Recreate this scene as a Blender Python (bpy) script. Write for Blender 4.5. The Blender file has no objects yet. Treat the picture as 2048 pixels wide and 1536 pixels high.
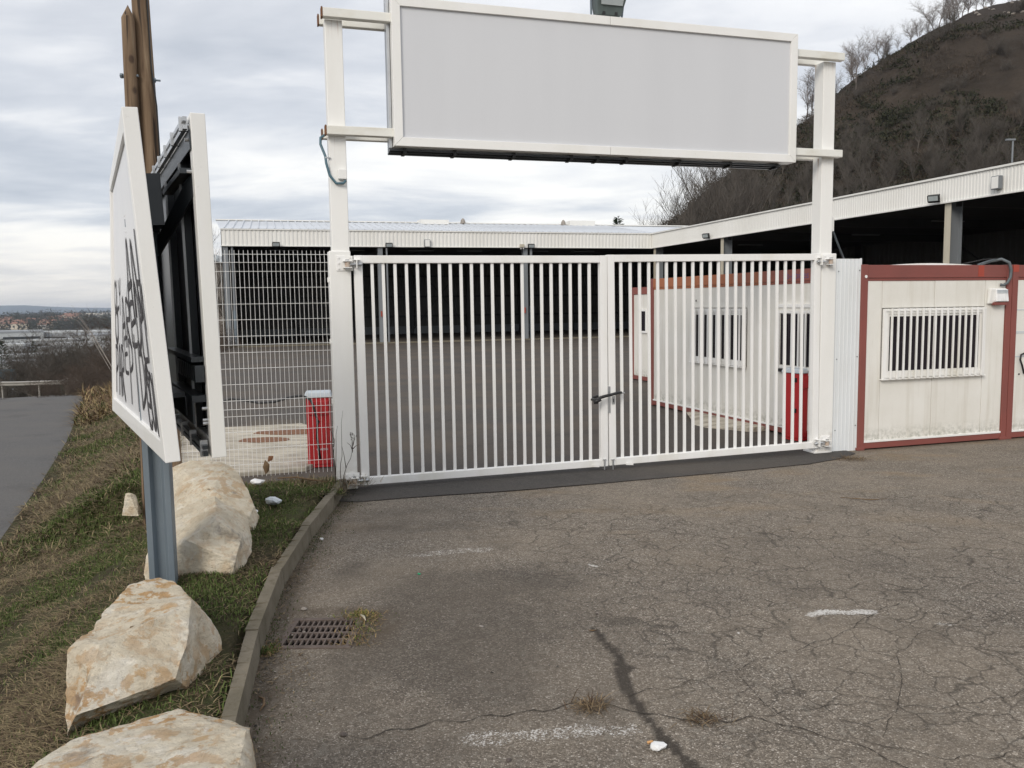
import bpy, bmesh, math, random
import numpy as np
from mathutils import Vector, Matrix, noise

# ---------------------------------------------------------------- camera
scene = bpy.context.scene
PITCH, ROLL, EYE = 0.0959, 0.0139, 1.6
cam_d = bpy.data.cameras.new("camera")
cam = bpy.data.objects.new("camera", cam_d)
scene.collection.objects.link(cam)
cp, sp, cr, sr = math.cos(PITCH), math.sin(PITCH), math.cos(ROLL), math.sin(ROLL)
right = Vector((cr, -sr * sp, -sr * cp)); up = Vector((sr, cr * sp, cr * cp)); fwd = Vector((0, cp, -sp))
M = Matrix((right, up, -fwd)).transposed().to_4x4(); M.translation = (0, 0, EYE)
cam.matrix_world = M
cam_d.sensor_fit = 'HORIZONTAL'; cam_d.sensor_width = 36.0; cam_d.lens = 1660.0 / 2048 * 36
cam_d.clip_start = 0.05; cam_d.clip_end = 30000
scene.camera = cam
scene.view_settings.view_transform = 'Standard'
scene.view_settings.look = 'None'
scene.view_settings.gamma = 1
scene.view_settings.use_curve_mapping = False
scene.view_settings.exposure = 0.10

# ---------------------------------------------------------------- sky: overcast cloud deck over a Nishita sky
SUN_EL, SUN_AZ = math.radians(31), math.radians(207)      # azimuth clockwise from +Y: behind the camera to the left
world = bpy.data.worlds.new("World"); scene.world = world; world.use_nodes = True
wn = world.node_tree; wn.nodes.clear(); WL = wn.links.new
def N(nt, typ, **kw):
    n = nt.nodes.new(typ)
    for k, v in kw.items():
        if k in n.inputs.keys() if isinstance(k, str) else False: n.inputs[k].default_value = v
        else: setattr(n, k, v)
    return n
wout = N(wn, 'ShaderNodeOutputWorld'); bg = N(wn, 'ShaderNodeBackground'); bg.inputs['Strength'].default_value = 0.1
sky = N(wn, 'ShaderNodeTexSky', sky_type='NISHITA', sun_disc=False); sky.sun_elevation = SUN_EL; sky.sun_rotation = SUN_AZ
tc = N(wn, 'ShaderNodeTexCoord'); sep = N(wn, 'ShaderNodeSeparateXYZ'); WL(tc.outputs['Generated'], sep.inputs[0])
def wmath(op, a, b=None, c=None):
    m = N(wn, 'ShaderNodeMath', operation=op)
    for i, v in enumerate((a, b, c)):
        if v is None: continue
        if hasattr(v, 'links'): WL(v, m.inputs[i])
        else: m.inputs[i].default_value = v
    return m.outputs[0]
zc = wmath('MAXIMUM', sep.outputs[2], 0.0); za = wmath('ADD', zc, 0.11)
cx = wmath('DIVIDE', sep.outputs[0], za); cy = wmath('DIVIDE', sep.outputs[1], za)
comb = N(wn, 'ShaderNodeCombineXYZ'); WL(cx, comb.inputs[0]); WL(cy, comb.inputs[1])
def wnoise(scale, detail, rough, loc, sx=1.0, dist=0.0):
    mp = N(wn, 'ShaderNodeMapping'); mp.inputs['Location'].default_value = loc; mp.inputs['Scale'].default_value = (sx, 1, 1)
    WL(comb.outputs[0], mp.inputs[0])
    n = N(wn, 'ShaderNodeTexNoise'); n.inputs['Scale'].default_value = scale; n.inputs['Detail'].default_value = detail
    n.inputs['Roughness'].default_value = rough; n.inputs['Distortion'].default_value = dist
    WL(mp.outputs[0], n.inputs['Vector']); return n.outputs[0]
def wramp(fac, stops):
    r = N(wn, 'ShaderNodeValToRGB'); el = r.color_ramp.elements
    while len(el) < len(stops): el.new(0.5)
    for e, (p, c) in zip(el, stops): e.position = p; e.color = (*c, 1)
    WL(fac, r.inputs[0]); return r.outputs[0]
def wmix(f, a, b):
    m = N(wn, 'ShaderNodeMix', data_type='RGBA')
    if hasattr(f, 'links'): WL(f, m.inputs[0])
    else: m.inputs[0].default_value = f
    for i, v in ((6, a), (7, b)):
        if hasattr(v, 'links'): WL(v, m.inputs[i])
        else: m.inputs[i].default_value = (*v, 1)
    return m.outputs[2]
n1 = wnoise(0.42, 6, 0.50, (3.1, 1.7, 0.0), 0.75, 0.7)
n2 = wnoise(1.7, 7, 0.55, (7.4, 4.2, 0.0), 0.7, 0.3)
nn = wmath('ADD', wmath('MULTIPLY', n1, 0.68), wmath('MULTIPLY', n2, 0.32))
high = wramp(nn, [(0.37, (0.53, 0.56, 0.61)), (0.45, (0.66, 0.68, 0.725)), (0.51, (0.80, 0.815, 0.85)), (0.60, (0.90, 0.91, 0.935))])
low = wramp(nn, [(0.39, (0.42, 0.47, 0.55)), (0.455, (0.58, 0.62, 0.68)), (0.505, (0.80, 0.81, 0.82)), (0.56, (0.97, 0.96, 0.92))])
hz = wramp(sep.outputs[2], [(0.0, (0, 0, 0)), (0.42, (1, 1, 1))])
cloud = wmix(hz, low, high)
glow = wramp(sep.outputs[2], [(0.0, (1, 1, 1)), (0.10, (0, 0, 0))])
gl2 = wmath('MULTIPLY', glow, 0.65)
cloud = wmix(gl2, cloud, (0.93, 0.86, 0.77))
sc10 = N(wn, 'ShaderNodeVectorMath', operation='SCALE'); WL(cloud, sc10.inputs[0]); sc10.inputs['Scale'].default_value = 11.0
fin = wmix(0.93, sky.outputs[0], sc10.outputs[0])
WL(fin, bg.inputs['Color']); WL(bg.outputs[0], wout.inputs['Surface'])

sd = bpy.data.lights.new("sun", 'SUN'); sd.energy = 1.9; sd.angle = math.radians(24); sd.color = (1.0, 0.93, 0.83)
sun = bpy.data.objects.new("sun", sd); scene.collection.objects.link(sun)
sun.rotation_euler = Vector((-math.sin(SUN_AZ) * math.cos(SUN_EL), -math.cos(SUN_AZ) * math.cos(SUN_EL), -math.sin(SUN_EL))).to_track_quat('-Z', 'Y').to_euler()

# ---------------------------------------------------------------- helpers
rnd = random.Random(7); nrs = np.random.RandomState(11)
C = scene.collection
def tag(o, label=None, cat=None, group=None, kind=None):
    if label: o['label'] = label
    if cat: o['category'] = cat
    if group: o['group'] = group
    if kind: o['kind'] = kind
    return o
def empty(name, loc=(0, 0, 0), rz=0.0, **kw):
    o = bpy.data.objects.new(name, None); C.objects.link(o); o.location = loc; o.rotation_euler = (0, 0, rz)
    o.empty_display_size = 0.1
    return tag(o, **kw)
class MB:
    def __init__(s): s.v = []; s.f = []
    def add(s, vs, fs):
        b = len(s.v); s.v += [tuple(p) for p in vs]; s.f += [tuple(i + b for i in f) for f in fs]; return s
    def box(s, x0, x1, y0, y1, z0, z1):
        return s.add([(x0, y0, z0), (x1, y0, z0), (x1, y1, z0), (x0, y1, z0), (x0, y0, z1), (x1, y0, z1), (x1, y1, z1), (x0, y1, z1)],
                     [(0, 3, 2, 1), (4, 5, 6, 7), (0, 1, 5, 4), (1, 2, 6, 5), (2, 3, 7, 6), (3, 0, 4, 7)])
    def hexa(s, p): return s.add(p, [(0, 3, 2, 1), (4, 5, 6, 7), (0, 1, 5, 4), (1, 2, 6, 5), (2, 3, 7, 6), (3, 0, 4, 7)])
    def beam(s, a, b, w, h, upv=(0, 0, 1)):
        a = Vector(a); b = Vector(b); d = (b - a).normalized(); u = Vector(upv)
        r = d.cross(u); r = r.normalized() if r.length > 1e-4 else Vector((1, 0, 0)); u = r.cross(d).normalized()
        p = [c + r * i * w / 2 + u * j * h / 2 for c in (a, b) for i, j in ((-1, -1), (1, -1), (1, 1), (-1, 1))]
        return s.add(p, [(0, 1, 2, 3), (7, 6, 5, 4), (0, 4, 5, 1), (1, 5, 6, 2), (2, 6, 7, 3), (3, 7, 4, 0)])
    def tube(s, pts, r, n=6, cap=True):
        pts = [Vector(p) for p in pts]; rings = []; b = len(s.v)
        prev = None
        for i, p in enumerate(pts):
            d = (pts[min(i + 1, len(pts) - 1)] - pts[max(i - 1, 0)]).normalized()
            if prev is None:
                a = d.cross(Vector((0, 0, 1)))
                if a.length < 1e-3: a = d.cross(Vector((1, 0, 0)))
            else: a = prev - d * prev.dot(d)
            a.normalize(); prev = a; c = d.cross(a)
            rr = r[i] if hasattr(r, '__len__') else r
            s.v += [tuple(p + (a * math.cos(t) + c * math.sin(t)) * rr) for t in [2 * math.pi * k / n for k in range(n)]]
        for i in range(len(pts) - 1):
            for k in range(n):
                k2 = (k + 1) % n; s.f.append((b + i * n + k, b + i * n + k2, b + (i + 1) * n + k2, b + (i + 1) * n + k))
        if cap:
            s.f.append(tuple(b + k for k in reversed(range(n)))); e = b + (len(pts) - 1) * n; s.f.append(tuple(e + k for k in range(n)))
        return s
    def prism(s, poly, y0, y1, axes='xz'):
        n = len(poly)
        mk = {'xz': lambda p, y: (p[0], y, p[1]), 'xy': lambda p, y: (p[0], p[1], y), 'yz': lambda p, y: (y, p[0], p[1])}[axes]
        return s.add([mk(p, y0) for p in poly] + [mk(p, y1) for p in poly],
                     [tuple(range(n)), tuple(range(2 * n - 1, n - 1, -1))] + [(i, i + n, (i + 1) % n + n, (i + 1) % n) for i in range(n)])
    def build(s, name, mat, parent=None, bevel=0, smooth=False, fix=True, loc=None, **kw):
        me = bpy.data.meshes.new(name); me.from_pydata(s.v, [], s.f)
        if fix:
            bm = bmesh.new(); bm.from_mesh(me); bmesh.ops.recalc_face_normals(bm, faces=bm.faces); bm.to_mesh(me); bm.free()
        me.materials.append(mat)
        o = bpy.data.objects.new(name, me); C.objects.link(o)
        if parent: o.parent = parent
        if loc: o.location = loc
        if smooth:
            for p in me.polygons: p.use_smooth = True
        if bevel:
            m = o.modifiers.new('bevel', 'BEVEL'); m.width = bevel; m.segments = 2; m.limit_method = 'ANGLE'; m.angle_limit = 0.6
        return tag(o, **kw)
def fast_mesh(name, verts, faces, mat, parent=None, smooth=False, cols=None, **kw):
    """verts Nx3, faces MxK numpy arrays"""
    me = bpy.data.meshes.new(name); nv, (nf, k) = len(verts), faces.shape
    me.vertices.add(nv); me.vertices.foreach_set('co', np.asarray(verts, np.float32).ravel())
    me.loops.add(nf * k); me.loops.foreach_set('vertex_index', faces.astype(np.int32).ravel())
    me.polygons.add(nf); me.polygons.foreach_set('loop_start', np.arange(0, nf * k, k, dtype=np.int32))
    me.polygons.foreach_set('loop_total', np.full(nf, k, np.int32))
    me.update(calc_edges=True)
    if smooth: me.polygons.foreach_set('use_smooth', np.ones(nf, bool))
    if cols is not None:
        for cn, c in cols.items():
            a = me.color_attributes.new(cn, 'FLOAT_COLOR', 'POINT'); a.data.foreach_set('color', np.asarray(c, np.float32).ravel())
    me.materials.append(mat)
    o = bpy.data.objects.new(name, me); C.objects.link(o)
    if parent: o.parent = parent
    return tag(o, **kw)
def vnoise(x, y, s, seed=0):
    """cheap tiled value noise in numpy, 0..1"""
    t = np.random.RandomState(seed).rand(64, 64)
    x = np.asarray(x) / s; y = np.asarray(y) / s
    xi = np.floor(x).astype(int); yi = np.floor(y).astype(int); fx = x - xi; fy = y - yi
    fx = fx * fx * (3 - 2 * fx); fy = fy * fy * (3 - 2 * fy)
    g = lambda a, b: t[(xi + a) % 64, (yi + b) % 64]
    return (g(0, 0) * (1 - fx) + g(1, 0) * fx) * (1 - fy) + (g(0, 1) * (1 - fx) + g(1, 1) * fx) * fy
def fbm(x, y, s, seed=0, o=4):
    r = 0; a = 1; t = 0
    for i in range(o): r = r + a * vnoise(x, y, s / 2 ** i, seed + i); t += a; a *= 0.55
    return r / t

# ---------------------------------------------------------------- materials
class MT:
    def __init__(s, name, rough=0.6, metal=0.0, spec=0.5):
        s.m = bpy.data.materials.new(name); s.m.use_nodes = True; s.nt = s.m.node_tree
        s.b = s.nt.nodes['Principled BSDF']; s.b.inputs['Roughness'].default_value = rough; s.b.inputs['Metallic'].default_value = metal
        s.b.inputs['Specular IOR Level'].default_value = spec
        s.tc = s.nt.nodes.new('ShaderNodeTexCoord'); s.geo = s.nt.nodes.new('ShaderNodeNewGeometry')
    def L(s, a, b): s.nt.links.new(a, b)
    def vec(s, world=False, scale=(1, 1, 1), loc=(0, 0, 0)):
        mp = s.nt.nodes.new('ShaderNodeMapping'); mp.inputs['Scale'].default_value = scale; mp.inputs['Location'].default_value = loc
        s.L(s.geo.outputs['Position'] if world else s.tc.outputs['Object'], mp.inputs[0]); return mp.outputs[0]
    def noise(s, scale, detail=4, rough=0.55, world=False, stretch=(1, 1, 1), dist=0.0, loc=(0, 0, 0), v=None):
        n = s.nt.nodes.new('ShaderNodeTexNoise'); n.inputs['Scale'].default_value = scale; n.inputs['Detail'].default_value = detail
        n.inputs['Roughness'].default_value = rough; n.inputs['Distortion'].default_value = dist
        s.L(v or s.vec(world, stretch, loc), n.inputs['Vector']); return n.outputs[0]
    def voro(s, scale, feat='F1', world=False, v=None, out=0, stretch=(1, 1, 1)):
        n = s.nt.nodes.new('ShaderNodeTexVoronoi'); n.feature = feat; n.inputs['Scale'].default_value = scale
        s.L(v or s.vec(world, stretch), n.inputs['Vector']); return n.outputs[out]
    def math(s, op, a, b=0.0, clamp=False):
        m = s.nt.nodes.new('ShaderNodeMath'); m.operation = op; m.use_clamp = clamp
        for i, v in enumerate((a, b)):
            if hasattr(v, 'links'): s.L(v, m.inputs[i])
            else: m.inputs[i].default_value = v
        return m.outputs[0]
    def ramp(s, f, stops, interp='LINEAR'):
        r = s.nt.nodes.new('ShaderNodeValToRGB'); el = r.color_ramp.elements; r.color_ramp.interpolation = interp
        while len(el) < len(stops): el.new(0.5)
        for e, (p, c) in zip(el, stops):
            e.position = p; e.color = (*c, 1) if hasattr(c, '__len__') else (c, c, c, 1)
        s.L(f, r.inputs[0]); return r.outputs[0]
    def mix(s, f, a, b, blend='MIX'):
        m = s.nt.nodes.new('ShaderNodeMix'); m.data_type = 'RGBA'; m.blend_type = blend
        for i, v in ((0, f), (6, a), (7, b)):
            if hasattr(v, 'links'): s.L(v, m.inputs[i])
            elif i == 0: m.inputs[0].default_value = v
            else: m.inputs[i].default_value = (*v, 1) if hasattr(v, '__len__') else (v, v, v, 1)
        return m.outputs[2]
    def attr(s, name, ch=None):
        a = s.nt.nodes.new('ShaderNodeAttribute'); a.attribute_name = name
        if ch is None: return a.outputs['Color']
        sp_ = s.nt.nodes.new('ShaderNodeSeparateColor'); s.L(a.outputs['Color'], sp_.inputs[0]); return sp_.outputs[ch]
    def color(s, c):
        if hasattr(c, 'links'): s.L(c, s.b.inputs['Base Color'])
        else: s.b.inputs['Base Color'].default_value = (*c, 1)
        return s
    def roughness(s, r): s.L(r, s.b.inputs['Roughness']); return s
    def bump(s, h, strength=0.5, dist=0.01):
        b = s.nt.nodes.new('ShaderNodeBump'); b.inputs['Strength'].default_value = strength; b.inputs['Distance'].default_value = dist
        s.L(h, b.inputs['Height']); s.L(b.outputs[0], s.b.inputs['Normal']); return s

def paint(name, c, c2=None, rough=0.45, scale=3.0, lo=0.45, hi=0.75, stretch=(1, 1, 0.25), metal=0, fine=True):
    """painted / plain surface with soft uneven soiling"""
    m = MT(name, rough, metal); c2 = c2 or tuple(x * 0.8 for x in c)
    n = m.noise(scale, 6, 0.6, stretch=stretch)
    f = m.ramp(n, [(lo, 0.0), (hi, 1.0)])
    col = m.mix(f, c, c2)
    if fine:
        n2 = m.noise(scale * 22, 3, 0.6); f2 = m.ramp(n2, [(0.66, 0.0), (0.76, 0.5)]); col = m.mix(f2, col, tuple(x * 0.82 for x in c2))
    m.color(col); m.bump(m.noise(90, 2), 0.04, 0.002); return m.m
M_white = paint('white_gate_paint', (0.83, 0.825, 0.81), (0.69, 0.67, 0.60), 0.38, 2.6, 0.47, 0.78)
M_frame = paint('cream_aluminium', (0.81, 0.805, 0.785), (0.745, 0.735, 0.69), 0.35, 2.0)
M_beam = paint('weathered_beam_paint', (0.76, 0.755, 0.71), (0.60, 0.57, 0.48), 0.5, 5.0, 0.5, 0.8, (0.5, 1, 1))
M_screen = paint('translucent_sign_face', (0.615, 0.625, 0.65), (0.59, 0.60, 0.625), 0.45, 1.6, 0.42, 0.8, (1.6, 1, 0.18), fine=False)
M_sheet = paint('bluish_white_sheet', (0.71, 0.735, 0.75), (0.64, 0.655, 0.65), 0.4, 3.0)
M_fascia = paint('fascia_cladding', (0.78, 0.775, 0.745), (0.70, 0.69, 0.65), 0.45, 0.6, 0.4, 0.8, (1, 1, 0.4), fine=False)
M_roof = paint('roof_sheet', (0.62, 0.65, 0.69), (0.50, 0.52, 0.55), 0.3, 0.25, fine=False)
M_galv = paint('galvanised_steel', (0.20, 0.24, 0.275), (0.145, 0.18, 0.21), 0.5, 6.0, 0.35, 0.7, metal=0.25)
M_zinc = paint('zinc_bright', (0.55, 0.56, 0.57), (0.35, 0.36, 0.37), 0.35, 12.0, metal=0.8)
M_darkmetal = paint('dark_aluminium', (0.040, 0.046, 0.052), (0.022, 0.026, 0.030), 0.32, 4.0, metal=0.3)
M_black = paint('black_plastic', (0.012, 0.012, 0.013), (0.02, 0.02, 0.02), 0.5, 6.0, fine=False)
M_redpaint = paint('cabin_red_brown', (0.235, 0.068, 0.055), (0.19, 0.06, 0.05), 0.55, 1.2, 0.4, 0.7, (1, 1, 1))
M_redbright = paint('fresh_red_patch', (0.36, 0.055, 0.03), (0.30, 0.05, 0.03), 0.5, 6.0)
M_redmachine = paint('barrier_red', (0.46, 0.020, 0.024), (0.33, 0.018, 0.02), 0.4, 3.0)
M_capgrey = paint('barrier_cap_grey', (0.55, 0.60, 0.64), (0.47, 0.53, 0.58), 0.4, 3.0)
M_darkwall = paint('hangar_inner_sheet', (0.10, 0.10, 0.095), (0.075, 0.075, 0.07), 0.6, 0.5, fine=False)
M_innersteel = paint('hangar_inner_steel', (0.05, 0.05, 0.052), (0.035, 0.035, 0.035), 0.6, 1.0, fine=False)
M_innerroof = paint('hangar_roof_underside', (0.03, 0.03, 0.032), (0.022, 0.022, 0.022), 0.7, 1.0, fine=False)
M_colgrey = paint('column_grey', (0.19, 0.205, 0.22), (0.14, 0.15, 0.16), 0.5, 1.0, fine=False)
M_colcream = paint('column_cream', (0.50, 0.46, 0.37), (0.38, 0.34, 0.26), 0.5, 2.0, fine=False)
M_rust = paint('rusty_steel', (0.20, 0.085, 0.035), (0.10, 0.05, 0.03), 0.8, 20.0)
M_iron = paint('cast_iron', (0.13, 0.10, 0.085), (0.075, 0.055, 0.045), 0.75, 14.0, 0.35, 0.65, (1, 1, 1))
M_pit = paint('drain_pit', (0.012, 0.011, 0.01), None, 0.9, 8.0)
M_cable = paint('grey_cable', (0.10, 0.12, 0.13), (0.07, 0.08, 0.09), 0.5, 10.0)
M_bluecable = paint('teal_conduit', (0.075, 0.15, 0.19), (0.06, 0.11, 0.14), 0.45, 10.0)
M_spray = paint('black_spray', (0.035, 0.03, 0.033), (0.06, 0.055, 0.055), 0.7, 12.0)
M_lampglass = paint('lamp_glass', (0.42, 0.46, 0.47), (0.30, 0.34, 0.35), 0.15, 4.0, fine=False)
M_logo = paint('faded_blue_print', (0.09, 0.06, 0.17), (0.13, 0.08, 0.15), 0.6, 20.0)
M_rubberbrown = paint('dead_leaf', (0.16, 0.10, 0.05), (0.08, 0.05, 0.03), 0.8, 30.0)
M_litter = paint('white_litter', (0.80, 0.80, 0.80), (0.6, 0.6, 0.6), 0.6, 20.0)
M_greencap = paint('green_cap', (0.02, 0.30, 0.14), None, 0.4, 8.0)
M_pebble = paint('pebble', (0.30, 0.27, 0.24), (0.18, 0.16, 0.14), 0.85, 20.0)
M_pebbledark = paint('dark_pebble', (0.10, 0.08, 0.07), (0.06, 0.05, 0.045), 0.85, 20.0)
M_house = [paint('house_wall', c, None, 0.8, 0.2, fine=False) for c in ((0.62, 0.55, 0.44), (0.66, 0.62, 0.56), (0.58, 0.46, 0.34))]
M_tile = paint('terracotta_roof', (0.25, 0.125, 0.085), (0.19, 0.105, 0.075), 0.8, 0.2, fine=False)
M_indwhite = paint('factory_white', (0.52, 0.54, 0.55), (0.40, 0.42, 0.43), 0.5, 0.02, fine=False)
M_indgrey = paint('factory_grey', (0.33, 0.35, 0.37), (0.24, 0.25, 0.27), 0.6, 0.02, fine=False)
M_tarpblue = paint('blue_hoarding', (0.035, 0.12, 0.19), (0.07, 0.20, 0.27), 0.5, 1.2)
M_green = paint('green_container', (0.012, 0.07, 0.045), (0.01, 0.05, 0.03), 0.6, 1.0)
M_silver = paint('guard_rail_zinc', (0.38, 0.36, 0.33), (0.26, 0.24, 0.22), 0.5, 0.8, metal=0.3)
# glass behind bars
def glass(name, c, rough=0.05):
    m = MT(name, rough, 0.0, 0.25); m.color(c); return m.m
M_glass = glass('dark_window_glass', (0.022, 0.018, 0.024))
M_post = None
def rusty_white(name):
    m = MT(name, 0.42)
    base = m.mix(m.ramp(m.noise(2.5, 5, 0.6, stretch=(1, 1, 0.25)), [(0.45, 0.0), (0.8, 1.0)]), (0.83, 0.825, 0.80), (0.74, 0.73, 0.69))
    sepz = m.nt.nodes.new('ShaderNodeSeparateXYZ'); m.L(m.tc.outputs['Object'], sepz.inputs[0])
    streak = m.noise(26, 3, 0.6, stretch=(1, 1, 0.06))
    def band(z0, ln):      # rust running down from a joint at z0
        d = m.math('SUBTRACT', z0, sepz.outputs[2]); up_ = m.math('GREATER_THAN', d, 0.0)
        f = m.math('SUBTRACT', 1.0, m.math('DIVIDE', d, ln), True); return m.math('MULTIPLY', f, up_)
    f = m.math('MAXIMUM', band(3.03, 0.26), m.math('MULTIPLY', band(3.97, 0.16), 0.7))
    f = m.math('MULTIPLY', f, m.ramp(streak, [(0.52, 0.0), (0.66, 0.9)]))
    col = m.mix(f, base, (0.30, 0.13, 0.045))
    low = m.math('MULTIPLY', m.math('SUBTRACT', 1.0, m.math('DIVIDE', sepz.outputs[2], 0.35), True), m.ramp(m.noise(14, 5, 0.65), [(0.40, 0.0), (0.66, 0.7)]))
    col = m.mix(low, col, (0.36, 0.32, 0.26)); m.color(col); m.bump(m.noise(80, 2), 0.05, 0.002); return m.m
M_postpaint = rusty_white('post_paint_with_rust')
def cabin_wall():
    m = MT('cabin_wall_panel', 0.45)
    sepz = m.nt.nodes.new('ShaderNodeSeparateXYZ'); m.L(m.tc.outputs['Object'], sepz.inputs[0])
    base = m.mix(m.ramp(m.noise(1.6, 5, 0.6), [(0.4, 0.0), (0.75, 1.0)]), (0.76, 0.745, 0.70), (0.68, 0.66, 0.60))
    st = m.ramp(m.noise(13, 4, 0.6, stretch=(1, 1, 0.07)), [(0.50, 0.0), (0.78, 0.45)])
    col = m.mix(st, base, (0.50, 0.46, 0.38))
    low = m.math('MULTIPLY', m.math('SUBTRACT', 1.0, m.math('DIVIDE', m.math('SUBTRACT', sepz.outputs[2], 0.10), 0.16), True), m.ramp(m.noise(18, 5, 0.7), [(0.42, 0.0), (0.7, 0.8)]))
    col = m.mix(low, col, (0.16, 0.17, 0.12))
    m.color(col); return m.m
M_cabin = cabin_wall()
def wood():
    m = MT('treated_pine', 0.8)
    grain = m.noise(7, 6, 0.62, stretch=(3.0, 3.0, 0.22), dist=0.4)
    col = m.ramp(grain, [(0.30, (0.055, 0.03, 0.015)), (0.47, (0.145, 0.092, 0.052)), (0.62, (0.215, 0.148, 0.09)), (0.8, (0.30, 0.225, 0.15))])
    chk = m.ramp(m.noise(9, 3, 0.5, stretch=(2.2, 2.2, 0.07)), [(0.395, 1.0), (0.43, 0.0)])
    col = m.mix(chk, col, (0.03, 0.018, 0.01))
    kn = m.ramp(m.voro(6.5, stretch=(1, 1, 0.6)), [(0.10, 1.0), (0.17, 0.0)])
    col = m.mix(m.math('MULTIPLY', kn, 0.75), col, (0.04, 0.02, 0.012))
    m.color(col); m.bump(m.math('SUBTRACT', grain, chk), 0.6, 0.006); return m.m
M_wood = wood()
def stone(name, warm=1.0, seed=0.0):
    m = MT(name, 0.85, 0, 0.3)
    nA = m.noise(5.0, 8, 0.62, loc=(seed, 0, 0), dist=0.6); nB = m.noise(13, 6, 0.65, loc=(0, seed, 0)); nC = m.noise(45, 5, 0.7)
    base = m.ramp(nA, [(0.30, (0.58, 0.49, 0.36)), (0.5, (0.72, 0.64, 0.50)), (0.68, (0.80, 0.75, 0.65))])
    oc = m.ramp(nB, [(0.50, 0.0), (0.55, 0.85 * warm)])
    oc = m.math('MULTIPLY', oc, m.ramp(m.noise(2.6, 4, 0.5, loc=(0, 0, seed)), [(0.36, 0.15), (0.58, 1.0)]))
    col = m.mix(oc, base, m.mix(m.noise(7, 4), (0.38, 0.18, 0.06), (0.62, 0.39, 0.16)))
    vein = m.ramp(m.noise(9, 7, 0.7, dist=1.2, loc=(seed, seed, 0)), [(0.60, 0.0), (0.68, 0.75)])
    col = m.mix(vein, col, (0.78, 0.74, 0.68))
    drk = m.ramp(m.noise(3.4, 6, 0.6, loc=(5, seed, 2)), [(0.60, 0.0), (0.68, 0.75)])
    col = m.mix(drk, col, (0.20, 0.17, 0.15))
    sm = m.ramp(nC, [(0.30, 0.55), (0.45, 0.0)]); col = m.mix(sm, col, (0.33, 0.27, 0.20))
    m.color(col)
    h = m.math('ADD', m.math('MULTIPLY', m.noise(24, 9, 0.75, dist=0.8, stretch=(1, 1, 1.8)), 1.0), m.math('MULTIPLY', nC, 0.35))
    m.bump(h, 0.9, 0.028); return m.m
M_stone = [stone('warm_limestone', 1.0, 1.3), stone('warm_limestone_b', 1.1, 4.1), stone('pale_limestone', 0.35, 7.7), stone('pale_limestone_b', 0.6, 2.9)]
def concrete(name, c1, c2, dark):
    m = MT(name, 0.9, 0, 0.25)
    col = m.mix(m.ramp(m.noise(4, 7, 0.65, True), [(0.35, 0.0), (0.7, 1.0)]), c1, c2)
    col = m.mix(m.ramp(m.noise(22, 6, 0.7, True), [(0.52, 0.0), (0.75, 0.8)]), col, dark)
    m.color(col); m.bump(m.noise(60, 6, 0.7, True), 0.5, 0.01); return m.m
M_kerb = concrete('kerb_concrete', (0.20, 0.175, 0.135), (0.125, 0.11, 0.078), (0.085, 0.072, 0.045))
def slabmat():
    m = MT('peeling_slab', 0.9, 0, 0.25)
    col = m.ramp(m.noise(3.2, 7, 0.65, True, stretch=(0.7, 2.6, 1)), [(0.34, (0.27, 0.235, 0.19)), (0.46, (0.40, 0.36, 0.295)), (0.60, (0.56, 0.51, 0.42)), (0.75, (0.44, 0.40, 0.33))])
    col = m.mix(m.ramp(m.noise(30, 5, 0.7, True), [(0.55, 0.0), (0.75, 0.6)]), col, (0.2, 0.17, 0.13))
    m.color(col); m.bump(m.noise(12, 7, 0.7, True, stretch=(0.7, 2.2, 1)), 0.8, 0.02); return m.m
M_slab = slabmat()

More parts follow.
